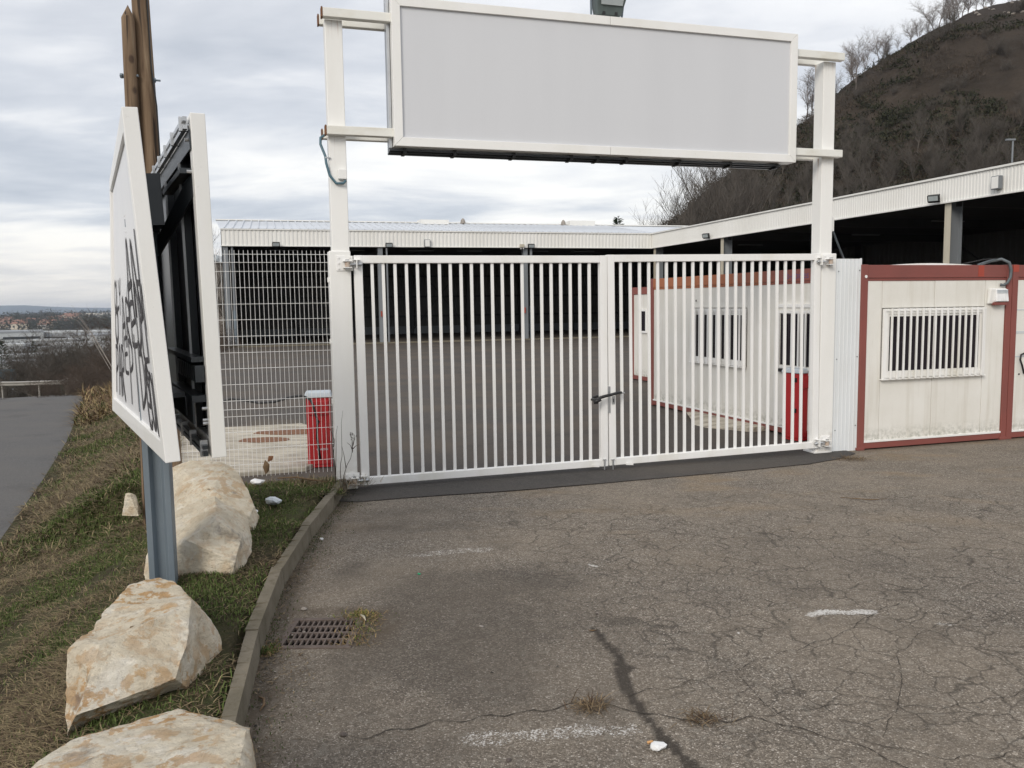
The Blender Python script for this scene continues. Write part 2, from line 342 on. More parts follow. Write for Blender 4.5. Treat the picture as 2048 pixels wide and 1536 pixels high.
def asphalt_main():
    m = MT('worn_asphalt', 0.88, 0, 0.25)
    agg = m.voro(150, 'F1', True, out=1)                       # aggregate chips
    sepc = m.nt.nodes.new('ShaderNodeSeparateColor'); m.L(agg, sepc.inputs[0])
    chip = m.ramp(sepc.outputs[0], [(0.0, (0.100, 0.084, 0.067)), (0.35, (0.185, 0.157, 0.127)), (0.7, (0.285, 0.243, 0.197)), (0.92, (0.43, 0.375, 0.31)), (1.0, (0.66, 0.60, 0.53))])
    agg2 = m.voro(42, 'F1', True, out=1); sep2 = m.nt.nodes.new('ShaderNodeSeparateColor'); m.L(agg2, sep2.inputs[0])
    chip = m.mix(m.ramp(sep2.outputs[1], [(0.80, 0.0), (0.97, 0.55)]), chip, (0.36, 0.33, 0.28))
    edge = m.voro(150, 'DISTANCE_TO_EDGE', True); binder = m.ramp(edge, [(0.0, 0.75), (0.14, 0.0)])
    col = m.mix(binder, chip, (0.055, 0.047, 0.04))
    big = m.noise(0.85, 5, 0.6, True, dist=0.4); col = m.mix(m.ramp(big, [(0.35, 0.0), (0.7, 0.5)]), col, (0.285, 0.236, 0.180))   # dust
    mid = m.noise(2.6, 6, 0.65, True, loc=(4, 2, 0)); col = m.mix(m.ramp(mid, [(0.50, 0.0), (0.72, 0.45)]), col, (0.10, 0.083, 0.066), )
    tan = m.noise(1.5, 6, 0.62, True, loc=(9, 5, 0), stretch=(0.7, 1.6, 1)); tmask = m.ramp(tan, [(0.52, 0.0), (0.66, 0.6)])
    sx = m.nt.nodes.new('ShaderNodeSeparateXYZ'); m.L(m.geo.outputs['Position'], sx.inputs[0])
    far = m.math('DIVIDE', m.math('SUBTRACT', sx.outputs[1], 4.6), 3.0, True)
    col = m.mix(m.math('MULTIPLY', tmask, far), col, (0.27, 0.20, 0.125))
    st = m.attr('marks', 2); col = m.mix(st, col, (0.042, 0.036, 0.031))
    # crack network
    w = m.nt.nodes.new('ShaderNodeVectorMath'); w.operation = 'ADD'
    nc = m.nt.nodes.new('ShaderNodeTexNoise'); nc.inputs['Scale'].default_value = 4.5; nc.inputs['Detail'].default_value = 5; m.L(m.vec(True), nc.inputs['Vector'])
    vs = m.nt.nodes.new('ShaderNodeVectorMath'); vs.operation = 'SCALE'; vs.inputs['Scale'].default_value = 0.24; m.L(nc.outputs['Color'], vs.inputs[0])
    m.L(m.vec(True), w.inputs[0]); m.L(vs.outputs[0], w.inputs[1])
    cm = m.attr('marks', 0)
    flat = m.nt.nodes.new('ShaderNodeMapping'); flat.inputs['Scale'].default_value = (1, 1, 0); m.L(w.outputs[0], flat.inputs[0])
    c1 = m.ramp(m.voro(5.2, 'DISTANCE_TO_EDGE', v=flat.outputs[0]), [(0.0, 1.0), (0.015, 0.7), (0.036, 0.0)])
    c2 = m.ramp(m.voro(13.0, 'DISTANCE_TO_EDGE', v=flat.outputs[0]), [(0.0, 1.0), (0.030, 0.6), (0.062, 0.0)])
    brk = m.ramp(m.noise(3.0, 4, 0.6, True, loc=(2, 8, 0)), [(0.36, 0.0), (0.50, 1.0)])
    brk2 = m.ramp(m.noise(2.2, 4, 0.6, True, loc=(7, 1, 0)), [(0.38, 0.0), (0.54, 1.0)])
    cr_ = m.math('MULTIPLY', m.math('MAXIMUM', m.math('MULTIPLY', c1, brk), m.math('MULTIPLY', m.math('MULTIPLY', c2, brk2), 0.55)), cm)
    col = m.mix(m.math('MULTIPLY', cr_, 0.64), col, (0.03, 0.025, 0.02))
    damp = m.attr('marks', 1); col = m.mix(m.math('MULTIPLY', damp, 0.82), col, (0.032, 0.026, 0.021))
    pw = m.attr('paintmask', 0); chipped = m.noise(95, 5, 0.75, True)
    pm = m.ramp(m.math('ADD', m.math('ADD', chipped, m.math('MULTIPLY', m.math('SUBTRACT', m.noise(22, 3, 0.6, True), 0.5), 0.35)), m.math('MULTIPLY', m.math('SUBTRACT', pw, 0.70), 0.38)), [(0.47, 0.0), (0.56, 1.0)])
    pm = m.math('MULTIPLY', pm, m.math('MULTIPLY', pw, 3.0, True))
    col = m.mix(pm, col, (0.62, 0.60, 0.57))
    soil = m.attr('paintmask', 1); col = m.mix(m.math('MULTIPLY', soil, m.ramp(m.noise(9, 5, 0.7, True), [(0.30, 0.25), (0.6, 1.0)])), col, (0.095, 0.072, 0.050))
    m.color(col)
    m.b.inputs['Roughness'].default_value = 0.85
    h = m.math('SUBTRACT', m.math('MULTIPLY', edge, 2.2), m.math('MULTIPLY', cr_, 0.9))
    m.bump(h, 0.55, 0.006); return m.m
M_asphalt = asphalt_main()
def asphalt2(name, c1, c2, dust, sc_=120):
    m = MT(name, 0.85, 0, 0.3)
    a = m.voro(sc_, 'F1', True, out=1); s2 = m.nt.nodes.new('ShaderNodeSeparateColor'); m.L(a, s2.inputs[0])
    col = m.ramp(s2.outputs[0], [(0.0, c1), (1.0, c2)])
    col = m.mix(m.ramp(m.noise(0.55, 7, 0.62, True, stretch=(0.8, 1.3, 1)), [(0.42, 0.0), (0.72, 0.7)]), col, dust)
    col = m.mix(m.ramp(m.noise(1.4, 7, 0.6, True, loc=(3, 3, 0)), [(0.55, 0.0), (0.75, 0.5)]), col, tuple(x * 0.6 for x in c1))
    m.color(col); m.bump(m.voro(sc_, 'F1', True), 0.3, 0.004); return m.m
M_yard = asphalt2('yard_asphalt', (0.052, 0.045, 0.040), (0.100, 0.088, 0.078), (0.125, 0.097, 0.070))
M_patch = asphalt2('patch_asphalt', (0.040, 0.037, 0.035), (0.085, 0.078, 0.072), (0.095, 0.08, 0.065))
M_road = asphalt2('road_asphalt', (0.085, 0.082, 0.080), (0.125, 0.121, 0.117), (0.13, 0.12, 0.108), 90)
def soil():
    m = MT('bank_soil', 0.95, 0, 0.15)
    a = m.noise(2.2, 6, 0.65, True); col = m.ramp(a, [(0.3, (0.036, 0.026, 0.018)), (0.5, (0.060, 0.055, 0.028)), (0.66, (0.060, 0.075, 0.026)), (0.8, (0.11, 0.095, 0.055))])
    col = m.mix(m.ramp(m.noise(30, 6, 0.75, True, stretch=(1, 0.5, 1)), [(0.5, 0.0), (0.7, 0.7)]), col, (0.165, 0.125, 0.070))
    m.color(col); m.bump(m.noise(25, 6, 0.75, True), 1.0, 0.03); return m.m
M_soil = soil()
def terrain_mat():
    m = MT('valley_ground', 0.95, 0, 0.1)
    a = m.noise(0.012, 8, 0.65, True); col = m.ramp(a, [(0.3, (0.045, 0.052, 0.028)), (0.45, (0.06, 0.065, 0.036)), (0.55, (0.10, 0.095, 0.085)), (0.7, (0.055, 0.06, 0.035))])
    col = m.mix(m.ramp(m.noise(0.15, 5, 0.7, True), [(0.4, 0.0), (0.7, 0.7)]), col, (0.06, 0.05, 0.035))
    m.color(col); return m.m
M_terrain = terrain_mat()
def heap_mat():
    m = MT('slag_heap', 0.95, 0, 0.1)
    sx = m.nt.nodes.new('ShaderNodeSeparateXYZ'); m.L(m.geo.outputs['Position'], sx.inputs[0])
    hgt = m.math('DIVIDE', sx.outputs[2], 52.0, True)
    col = m.ramp(m.noise(0.11, 9, 0.68, True), [(0.30, (0.040, 0.033, 0.026)), (0.48, (0.062, 0.050, 0.040)), (0.62, (0.080, 0.063, 0.049)), (0.78, (0.105, 0.080, 0.058))])
    bare = m.math('MULTIPLY', m.ramp(hgt, [(0.62, 0.0), (0.92, 1.0)]), m.ramp(m.noise(0.05, 6, 0.6, True), [(0.36, 0.2), (0.55, 0.9)]))
    col = m.mix(bare, col, (0.070, 0.060, 0.054))
    col = m.mix(m.ramp(m.noise(0.9, 7, 0.75, True), [(0.55, 0.0), (0.74, 0.6)]), col, (0.026, 0.025, 0.019))
    m.color(col); m.bump(m.noise(0.5, 8, 0.75, True), 1.0, 1.2); return m.m
M_heap = heap_mat()
def attr_mat(name, rough=0.8, trans=0.0):
    m = MT(name, rough, 0, 0.2); m.color(m.attr('tint')); return m.m
M_blade = attr_mat('grass_blades'); M_scrub = attr_mat('scrub_twigs', 0.9)
M_bark = paint('bare_bark', (0.095, 0.082, 0.070), (0.058, 0.051, 0.044), 0.9, 3.0, fine=False)
M_birch = paint('birch_bark', (0.30, 0.27, 0.25), (0.13, 0.105, 0.095), 0.9, 3.0, 0.35, 0.6, fine=False)
M_brown = paint('bramble_stem', (0.075, 0.055, 0.042), (0.05, 0.038, 0.030), 0.9, 3.0, fine=False)
M_conifer = paint('conifer_needles', (0.018, 0.032, 0.016), (0.03, 0.045, 0.02), 0.9, 2.0, fine=False)
M_mount = paint('distant_range', (0.06, 0.10, 0.14), (0.05, 0.085, 0.12), 0.95, 0.001, fine=False)

# ================================================================ terrain
GX0, GY0, GYAW = -1.5131, 7.1364, 0.295
TG = math.tan(GYAW)
def gline(x): return GY0 + (x - GX0) * TG
def kerbx(y): return np.interp(y, [-14, -6, 0, 2, 3.26, 3.82, 4.59, 5.54, 7.05, 7.3], [.9, .25, -.35, -.82, -1.09, -1.20, -1.32, -1.39, -1.44, -1.46])
def bound(y):
    y = np.asarray(y, float); w = np.clip((y - 6.98) / .30, 0, 1); return (kerbx(y) - .07) * (1 - w) + (-2.90 - .344 * (y - 6.75)) * w
def roadx(y): return np.interp(y, [-20, 0, 4, 7, 10.2, 13.35, 19.35, 23, 45], [4.2, -1.95, -3.25, -4.45, -5.77, -7.12, -9.9, -11.9, -22.5])
def sstep(a): a = np.clip(a, 0, 1); return a * a * (3 - 2 * a)
def hfar(r): return np.interp(r, [0, 23, 38, 60, 80, 100, 160, 240, 400, 800, 1500, 1900, 2400, 4000, 6000, 40000],
                              [-.5, -.5, -1.8, -3.6, -6.5, -9, -14, -19, -24, -28, -30, -29, -24, -30, -30, -30])
def H(x, y):
    x = np.asarray(x, float); y = np.asarray(y, float); r = np.hypot(x, y); az = np.degrees(np.arctan2(x, y))
    b = bound(y); rx = roadx(y)
    rz = np.where(y > 12, hfar(r), -.5)
    t = (b - x) / np.maximum(b - rx, .3)
    top = np.interp(y, [6.6, 7.1], [.10, .02])
    bank = top + (rz - top) * sstep((t - .12) / .85) + .05 * np.sin(np.clip(t, 0, 1) * math.pi) 
    left = np.where(t > 1, rz - np.clip((rx - 5.6 - x) * .12, 0, 3) * (r < 200), bank)
    base = np.where(t > 0, left, 0.0)
    plat = sstep((r - 75) / 90) * (1 - sstep((az + 2) / 9)) * (y > 0)
    base = np.where(t > 0, base, hfar(r) * plat)
    return base
def grid_mesh(name, P, mat, **kw):
    """P: (n,m,3) array of points -> quad sheet"""
    n, m = P.shape[:2]; idx = np.arange(n * m).reshape(n, m)
    f = np.stack([idx[:-1, :-1], idx[1:, :-1], idx[1:, 1:], idx[:-1, 1:]], -1).reshape(-1, 4)
    return fast_mesh(name, P.reshape(-1, 3), f, mat, **kw)
# ground sheet to the horizon (polar grid)
azs = np.radians(np.concatenate([np.arange(-180, -45, 3), np.arange(-45, -10, .35), np.arange(-10, 50, 1.5), np.arange(50, 180.1, 3)]))
rs = np.concatenate([[.05], np.arange(1, 30, .5), np.arange(30, 60, 1.5), np.geomspace(60, 14000, 90)])
A_, R_ = np.meshgrid(azs, rs, indexing='ij'); TX, TY = R_ * np.sin(A_), R_ * np.cos(A_)
TZ = H(TX, TY) + np.where(R_ > 70, (fbm(TX, TY, 260, 5) - .5) * 5 * np.clip((R_ - 70) / 600, 0, 1), 0) - np.where(R_ < 66, .13, .13)
azd = np.degrees(A_)
hill = np.exp(-((R_ - 2500) / 650.) ** 2) * (2 + 6 * fbm(TX, TY, 500, 9)) * sstep((-azd - 18) / 6) * sstep((azd + 60) / 8)
TZ += hill - np.where((R_ > 100), 0, 0)
TZ = np.where((np.abs(TX) < 62) & (TY > -30) & (TX > bound(TY) + .2) & (R_ < 75), np.minimum(TZ, -.13), TZ)
grid_mesh('ground', np.stack([TX, TY, TZ], -1), M_terrain, smooth=True, kind='structure')
def ground_z(x, y):     # height of the far ground sheet for standing things on it
    x = float(x); y = float(y); r = math.hypot(x, y); a = math.degrees(math.atan2(x, y))
    z = float(H(x, y)) - .13 + ((float(fbm(np.array([x]), np.array([y]), 260, 5)[0]) - .5) * 5 * min(1, (r - 70) / 600) if r > 70 else 0)
    z += math.exp(-((r - 2500) / 650.) ** 2) * (2 + 6 * float(fbm(np.array([x]), np.array([y]), 500, 9)[0])) * float(sstep((-a - 18) / 6)) * float(sstep((a + 60) / 8))
    return z
# grassy bank between kerb / yard and road
ys = np.concatenate([np.arange(-12, 2, .4), np.arange(2, 6.9, .08), np.arange(6.9, 7.4, .02), np.arange(7.4, 9, .08), np.arange(9, 24, .3), np.arange(24, 46, 1.0)])
ts = np.linspace(0, 1.06, 46)
YY, TT = np.meshgrid(ys, ts, indexing='ij'); BB = bound(YY); XX = BB + TT * (roadx(YY) - BB)
ZZ = H(XX, YY) + (fbm(XX, YY, .5, 3) - .5) * .09 * np.clip((TT - .02) * 8, 0, 1) * np.clip((1.02 - TT) * 8, 0, 1)
grid_mesh('grass_bank', np.stack([XX, YY, ZZ], -1), M_soil, smooth=True, kind='structure')
def bank_z(x, y): return float(H(x, y)) + float((fbm(np.array([x]), np.array([y]), .5, 3)[0] - .5) * .09)
YY, TT = np.meshgrid(np.linspace(-1.40, .0, 60), np.linspace(0, 1, 16), indexing='ij')      # s along the fence, across it
OO = -.62 + TT * .82; XX = GX0 + YY * math.cos(GYAW) - OO * math.sin(GYAW); Y3 = GY0 + YY * math.sin(GYAW) + OO * math.cos(GYAW)
ZS = np.where(TT < .6, .10 - .03 * TT, .08) * np.clip((1 - TT) * 6, 0, 1) + (fbm(XX, Y3, .2, 15) - .5) * .05
grid_mesh('soil_strip', np.stack([XX, Y3, ZS], -1), M_soil, smooth=True, kind='structure')
# side road
YY, TT = np.meshgrid(np.concatenate([np.arange(-18, 24, .6), np.arange(24, 34, .8)]), np.linspace(0, 1, 8), indexing='ij')
XX = roadx(YY) + .04 * np.sin(YY * 5) * (TT == 0) - TT * 5.6
grid_mesh('road', np.stack([XX, YY, H(XX - .01, YY) - .004 + 0 * XX], -1), M_road, smooth=True, kind='structure')

# slag heap: body of revolution with rough flanks
HX, HY = 170 * math.sin(math.radians(30.25)), 170 * math.cos(math.radians(30.25))
hr = np.concatenate([np.linspace(0, 30, 40), np.linspace(30, 96, 60)[1:]]); ha = np.radians(np.arange(0, 360.1, 1.2))
hp_r = [0, 5.8, 8.8, 12.9, 16.1, 21.5, 26, 30.8, 33.8, 44.7, 49.9, 52.1, 55.6, 59.4, 85, 96]
hp_z = [50.9, 50.0, 48.8, 46.4, 44.8, 41.6, 39.1, 34.7, 33.0, 24.7, 21.4, 19.7, 16.4, 14.8, -.1, -1.5]
def heap_z(r, a):
    x = r * np.cos(a); y = r * np.sin(a)
    return np.interp(r, hp_r, hp_z) + (fbm(x + 200, y + 200, 14, 21) - .5) * 3.2 * np.clip(r / 18, .15, 1) + (fbm(x + 90, y + 90, 3, 4) - .5) * .9
AA, RR = np.meshgrid(ha, hr, indexing='ij'); HZ = heap_z(RR, np.where(AA >= 2 * math.pi - 1e-6, 0, AA))
grid_mesh('slag_heap_hill', np.stack([HX + RR * np.cos(AA), HY + RR * np.sin(AA), HZ], -1), M_heap, smooth=True, kind='structure')
def heap_pt(r, a): return HX + r * math.cos(a), HY + r * math.sin(a), float(heap_z(np.array([r]), np.array([a % (2 * math.pi)]))[0])
# distant range
ma = np.radians(np.arange(-75, 20, .35)); pr = np.interp(np.degrees(ma), [-75, -45, -31.5, -30.2, -28.9, -27.6, -26.2, -20, -10, 20], [50, 80, 48, 47, 33, 25, 18, 25, 30, 10])
pr = pr + (fbm(ma * 60, ma * 0 + 3, .8, 8) - .5) * 9
prof = []
for d, k in ((6600, -30), (7300, .35), (8000, 1.0), (9200, .5)):
    z = np.full_like(ma, -30.0) if k == -30 else pr * k - (4 if k < 1 else 0)
    prof.append(np.stack([d * np.sin(ma), d * np.cos(ma), z], -1))
grid_mesh('distant_hills', np.stack(prof, 0), M_mount, smooth=True, kind='structure')

# ================================================================ hard ground
xs = np.arange(-1.62, 6.6, .02); tt = np.linspace(0, 1, 430)
XG, T2 = np.meshgrid(xs, tt, indexing='ij'); YG = 1.25 + T2 * (gline(XG) + .1 - 1.25)
ZG = (fbm(XG, YG, 1.4, 31) - .5) * .006 * np.clip(T2 * 0 + 1, 0, 1)
def polyd(pts, ws):
    d = np.full(XG.shape, 9.0)
    for (a, wa), (b, wb) in zip(zip(pts, ws), zip(pts[1:], ws[1:])):
        vx, vy = b[0] - a[0], b[1] - a[1]; t = np.clip(((XG - a[0]) * vx + (YG - a[1]) * vy) / (vx * vx + vy * vy), 0, 1)
        dd = np.hypot(XG - a[0] - t * vx, YG - a[1] - t * vy) / (wa + (wb - wa) * t); d = np.minimum(d, dd)
    return d
jn = fbm(XG, YG, .11, 41) ; jl = fbm(XG, YG, .5, 51)
damp = 1 - sstep((polyd([(.385, 3.97), (.425, 3.80), (.47, 3.62), (.455, 3.42), (.465, 3.24), (.50, 3.08), (.545, 2.90), (.60, 2.76), (.67, 2.45), (.72, 1.9)],
                        [.012, .030, .028, .036, .028, .020, .025, .022, .028, .026]) - .75 + (jn - .5) * 2.2 + (fbm(XG, YG, .04, 43) - .5) * 1.2) / .35)
damp = np.maximum(damp, .6 * (1 - sstep((polyd([(.46, 3.72), (.56, 3.66), (.66, 3.62)], [.02, .008, .02]) - .7 + (jn - .5) * 1.6) / .5)))
cmask = sstep((XG + .35 * (YG - 2.6) - .35) / 1.1) * (1 - .75 * sstep((YG - 5.4) / 2.2)) 
cmask = np.clip(cmask * (.7 + .9 * jl), 0, 1)
def blob(cx_, cy_, rx_, ry_, k): return k * np.exp(-(((XG - cx_) / rx_) ** 2 + ((YG - cy_) / ry_) ** 2) ** 1.2)
st = blob(-.55, 3.4, 1.0, 1.6, .42) + blob(-.9, 6.2, .5, .5, .3) + blob(-.20, 4.35, .42, .55, .75) + blob(-.45, 3.62, .30, .28, .55) + blob(.02, 4.75, .45, .35, .4) + blob(1.9, 4.9, .9, .5, .22) + blob(2.6, 3.7, .8, .5, .15) + blob(-.1, 2.4, .8, .4, .2) + blob(-.75, 5.9, .4, .12, .35) + blob(-1.0, 4.9, .12, .2, .4)
st = np.clip(st * 1.5 * (fbm(XG, YG, .55, 61) * 1.3 + fbm(XG, YG, .12, 63) * .5 - .36), 0, .50)
pnt = np.zeros_like(XG)
for pts, w_, k in (([(-.18, 2.93), (.05, 2.96), (.25, 2.97), (.43, 2.98)], .060, .60), ([(-.66, 5.20), (-.45, 5.28), (-.19, 5.33)], .07, .56),
                   ([(1.50, 4.10), (1.62, 4.135), (1.72, 4.12), (1.83, 4.135)], .042, .84), ([(2.08, 3.97), (2.15, 3.95)], .012, .8), ([(.455, 4.97), (.51, 4.93)], .015, 1.0),
                   ([(1.07, 3.88), (1.09, 3.88)], .012, 1.2), ([(1.53, 4.26), (1.66, 4.22)], .008, .6), ([(2.25, 3.42), (2.3, 3.41)], .014, .6), ([(3.75, 7.35), (3.95, 7.33)], .03, .4)):
    pnt = np.maximum(pnt, k * (1 - sstep((polyd(pts, [w_] * len(pts)) - .45 + (jn - .5) * 1.4) / .8)))
ke = XG - kerbx(YG)
soil_m = np.clip(1 - ke / (.10 + .22 * fbm(XG, YG, .35, 71)), 0, 1) * .9
soil_m = np.maximum(soil_m, blob(-.74, 4.0, .16, .22, .9) + blob(-1.13, 3.68, .14, .08, .7) + blob(-1.0, 4.24, .3, .07, .8))
soil_m = np.maximum(soil_m, np.clip(1 - (gline(XG) - YG) / .16, 0, 1) * .5 * (XG > 3.2))
soil_m = np.clip(soil_m * (.5 + 1.0 * jl), 0, 1)
one = np.ones_like(XG)
marks = np.stack([cmask, damp, st, one], -1).reshape(-1, 4); pm = np.stack([np.clip(pnt, 0, 1), soil_m, one * 0, one], -1).reshape(-1, 4)
PG = np.stack([XG, YG, ZG], -1)
# leave the drain opening out of the sheet
DR0 = (-1.127, 3.775); DR1 = (-.785, 4.135)
n_, m_ = XG.shape; idx = np.arange(n_ * m_).reshape(n_, m_)
fq = np.stack([idx[:-1, :-1], idx[1:, :-1], idx[1:, 1:], idx[:-1, 1:]], -1)
cxm = (XG[:-1, :-1] + XG[1:, 1:]) / 2; cym = (YG[:-1, :-1] + YG[1:, 1:]) / 2
keep = ~((cxm > DR0[0]) & (cxm < DR1[0]) & (cym > DR0[1]) & (cym < DR1[1]))
fast_mesh('asphalt_forecourt', PG.reshape(-1, 3), fq[keep], M_asphalt, smooth=True, cols={'marks': marks, 'paintmask': pm}, kind='structure')
Y2, X2 = np.meshgrid(np.linspace(-12, 1.3, 20), np.linspace(0, 1, 20), indexing='ij'); X2 = (kerbx(Y2) - .05) * (1 - X2) + 40 * X2
grid_mesh('asphalt_apron', np.stack([X2, Y2, 0 * X2 - .006], -1), M_asphalt, kind='structure')
P = np.array([[(6.5, 1.25, -.006), (6.5, gline(6.5), -.006)], [(40, 1.25, -.006), (40, gline(40), -.006)]]); grid_mesh('asphalt_apron', P, M_asphalt, kind='structure')
yy = np.linspace(6.72, 66, 60); Pl = []
for y in yy:
    xl = float(bound(y)) - .05
    Pl.append([(xl + (62 - xl) * u, y, -.010) for u in np.linspace(0, 1, 12)])
PY = np.array(Pl)
# front edge of the yard follows the gate line
PY = []
for u in np.linspace(0, 1, 40):
    row = []
    for v in np.linspace(0, 1, 40):
        x_f = -2.95 + (62 + 2.95) * u; yf = gline(x_f) + .02; x_b = -24 + (62 + 24) * u; yb = 68
        row.append((x_f + (x_b - x_f) * v, yf + (yb - yf) * v, -.008))
    PY.append(row)
grid_mesh('yard_asphalt', np.array(PY), M_yard, kind='structure')
# darker repair strip under the gate, 4 mm proud
edge = [(-1.44, 6.70), (-1.28, 6.68), (-1.07, 6.74), (-.79, 6.83), (-.12, 6.98), (.78, 7.25), (1.9, 7.62), (2.9, 8.0), (3.35, 8.28), (3.6, 8.56)]
pts = []
for (a, b) in zip(edge, edge[1:]):
    for k in range(8):
        t = k / 8; x = a[0] + (b[0] - a[0]) * t; y = a[1] + (b[1] - a[1]) * t + rnd.uniform(-.007, .007); pts.append((x, y))
rows = []
for (x, y) in pts:
    x2 = x - .12; rows.append([(x, y, .0075), (x2 * .5 + x * .5, (y + gline(x2) + .35) / 2, .0085), (x2, gline(x2) + .35, .0085)])
grid_mesh('asphalt_repair_strip', np.array(rows), M_patch, kind='structure')
# long open cracks in the forecourt
def crack_mesh(lines):
    mb = MB()
    for pts, w in lines:
        P2 = []
        for a, b in zip(pts, pts[1:]):
            L = math.hypot(b[0] - a[0], b[1] - a[1]); k = max(2, int(L / .018))
            for i in range(k): t = i / k; P2.append((a[0] + (b[0] - a[0]) * t, a[1] + (b[1] - a[1]) * t))
        off = 0; Q = []
        for i, (x, y) in enumerate(P2):
            off = off * .8 + rnd.uniform(-.007, .007); y += off + .012 * math.sin(x * 37); x += rnd.uniform(-.003, .003)
            Q.append((x, y, w * rnd.uniform(.25, 1.3) * min(1, i / 6 + .2, (len(P2) - i) / 6)))
        for (x, y, w1), (x2, y2, w2) in zip(Q, Q[1:]):
            d = Vector((x2 - x, y2 - y, 0)); d = d.normalized() if d.length > 1e-6 else Vector((1, 0, 0)); nx, ny = -d.y, d.x
            mb.add([(x - nx * w1, y - ny * w1, .0045), (x2 - nx * w2, y2 - ny * w2, .0045), (x2 + nx * w2, y2 + ny * w2, .0045), (x + nx * w1, y + ny * w1, .0045)], [(0, 1, 2, 3)])
    return mb
M_crack = paint('crack_dirt', (0.030, 0.024, 0.018), (0.05, 0.04, 0.03), 0.95, 30.0)
crack_mesh([([(-.62, 2.94), (-.3, 3.06), (.01, 3.11), (.25, 3.17), (.39, 3.14), (.52, 3.09), (.7, 3.03), (.91, 3.06), (1.18, 2.90), (1.34, 2.7), (1.45, 2.4)], .0032),
            ([(.40, 3.24), (.64, 3.32), (.93, 3.46), (1.2, 3.63), (1.56, 3.84), (1.81, 4.09), (2.1, 4.3)], .0018),
            ([(.9, 3.06), (1.3, 3.16), (1.7, 3.12), (2.1, 3.25), (2.6, 3.3)], .0018),
            ([(1.34, 2.9), (1.6, 3.3), (1.72, 3.6), (2.0, 3.9)], .0016), ([(.95, 3.46), (1.0, 3.1), (1.1, 2.95)], .0015),
            ([(1.2, 2.9), (1.5, 2.75), (1.9, 2.8), (2.3, 2.7)], .0018), ([(2.0, 3.9), (2.5, 4.1), (3.1, 4.05)], .0018), ([(.1, 5.9), (.5, 5.7), (.9, 5.75), (1.4, 5.5)], .003)
            ]).build('asphalt_crack', M_crack, kind='structure', fix=False)

# kerb: separate stones
kt = empty('kerb', (kerbx(7.2), 7.2, 0)); tag(kt, kind='structure')
y = 7.24; first = True
while y > -2:
    L = .72 if first else .93; y2 = y - L; first = False
    g = .005; a = (float(kerbx(y - g)), y - g); b = (float(kerbx(y2 + g)), y2 + g); dz = rnd.uniform(-.006, .006); w = .070 + rnd.uniform(-.006, .006)
    mb = MB(); n = 8
    for i in range(n):
        p = [a[0] + (b[0] - a[0]) * i / n, a[1] + (b[1] - a[1]) * i / n]; q = [a[0] + (b[0] - a[0]) * (i + 1) / n, a[1] + (b[1] - a[1]) * (i + 1) / n]
        j = rnd.uniform(-.009, .009)
        mb.hexa([(p[0] - w, p[1], -.05), (p[0], p[1], -.05), (q[0], q[1], -.05), (q[0] - w, q[1], -.05),
                 (p[0] - w, p[1], .104 + dz + j * .6), (p[0] - .012, p[1], .108 + dz), (q[0] - .012, q[1], .108 + dz), (q[0] - w, q[1], .108 + dz)])
    o = mb.build('kerb_stone', M_kerb, fix=False)
    o.parent = kt; o.matrix_parent_inverse = Matrix.Translation((-float(kerbx(7.2)), -7.2, 0))
    y = y2

# ================================================================ gate, posts, overhead sign (local frame: x along the gate, y away from the camera)
CG, SG = math.cos(GYAW), math.sin(GYAW)
def gw(s, y=0, z=0): return (GX0 + s * CG - y * SG, GY0 + s * SG + y * CG, z)
def gthing(name, s, y=0, **kw): return empty(name, gw(s, y), GYAW, **kw)
def bolt(mb, x, y, z, r=.007, d=.008, axis='y'):
    mb.tube([(x, y, z), (x, y - d, z)] if axis == 'y' else [(x, y, z), (x, y, z + d)], r, 6)
def gate_leaf(s0, s1, zb, zt, bars, tilt, label, hinge_side):
    t = gthing('gate_leaf', s0, label=label, cat='gate', group='leaves of the white double gate'); t.rotation_euler = (0, -tilt, GYAW)
    L = s1 - s0; y0, y1 = -.03, .03; st, ra = .071, .067; h = zt - zb
    for x in (0, L - st):
        MB().box(x, x + st, y0, y1, zb, zt).build('stile', M_white, t, .004)
    MB().box(st, L - st, y0 + .001, y1 - .001, zt - ra, zt - .001).build('rail', M_white, t, .004)
    MB().box(st, L - st, y0 + .001, y1 - .001, zb + .001, zb + ra).build('rail', M_white, t, .004)
    m = None
    for i, b in enumerate(bars):
        if m is None:
            o = MB().box(-.0125, .0125, -.0125, .0125, zb + ra - .001, zt - ra + .001).build('bar', M_white, t, .002); m = o.data
        else:
            o = bpy.data.objects.new('bar', m); C.objects.link(o); o.parent = t
            md = o.modifiers.new('bevel', 'BEVEL'); md.width = .002; md.segments = 1
        o.location = (b - s0, 0, 0)
    return t, L
barsL = [.338, .434, .537, .637, .734, .833, .931, 1.029, 1.126, 1.222, 1.319, 1.414, 1.508, 1.602, 1.697, 1.790, 1.883, 1.977, 2.071, 2.165, 2.261, 2.355]
barsR = [2.688, 2.785, 2.882, 2.979, 3.073, 3.166, 3.261, 3.357, 3.451, 3.546, 3.642, 3.733, 3.830, 3.926, 4.019, 4.113, 4.208, 4.303, 4.400, 4.496, 4.598, 4.697]
gl, LL = gate_leaf(.183, 2.526, .034, 2.034, barsL, .003, 'left leaf of the white barred double gate, hung on the post beside the wire fence', 0)
gr, LR = gate_leaf(2.541, 4.893, .044, 2.048, barsR, .009, 'right leaf of the white barred double gate, with the lock, in front of the cabin', 1)
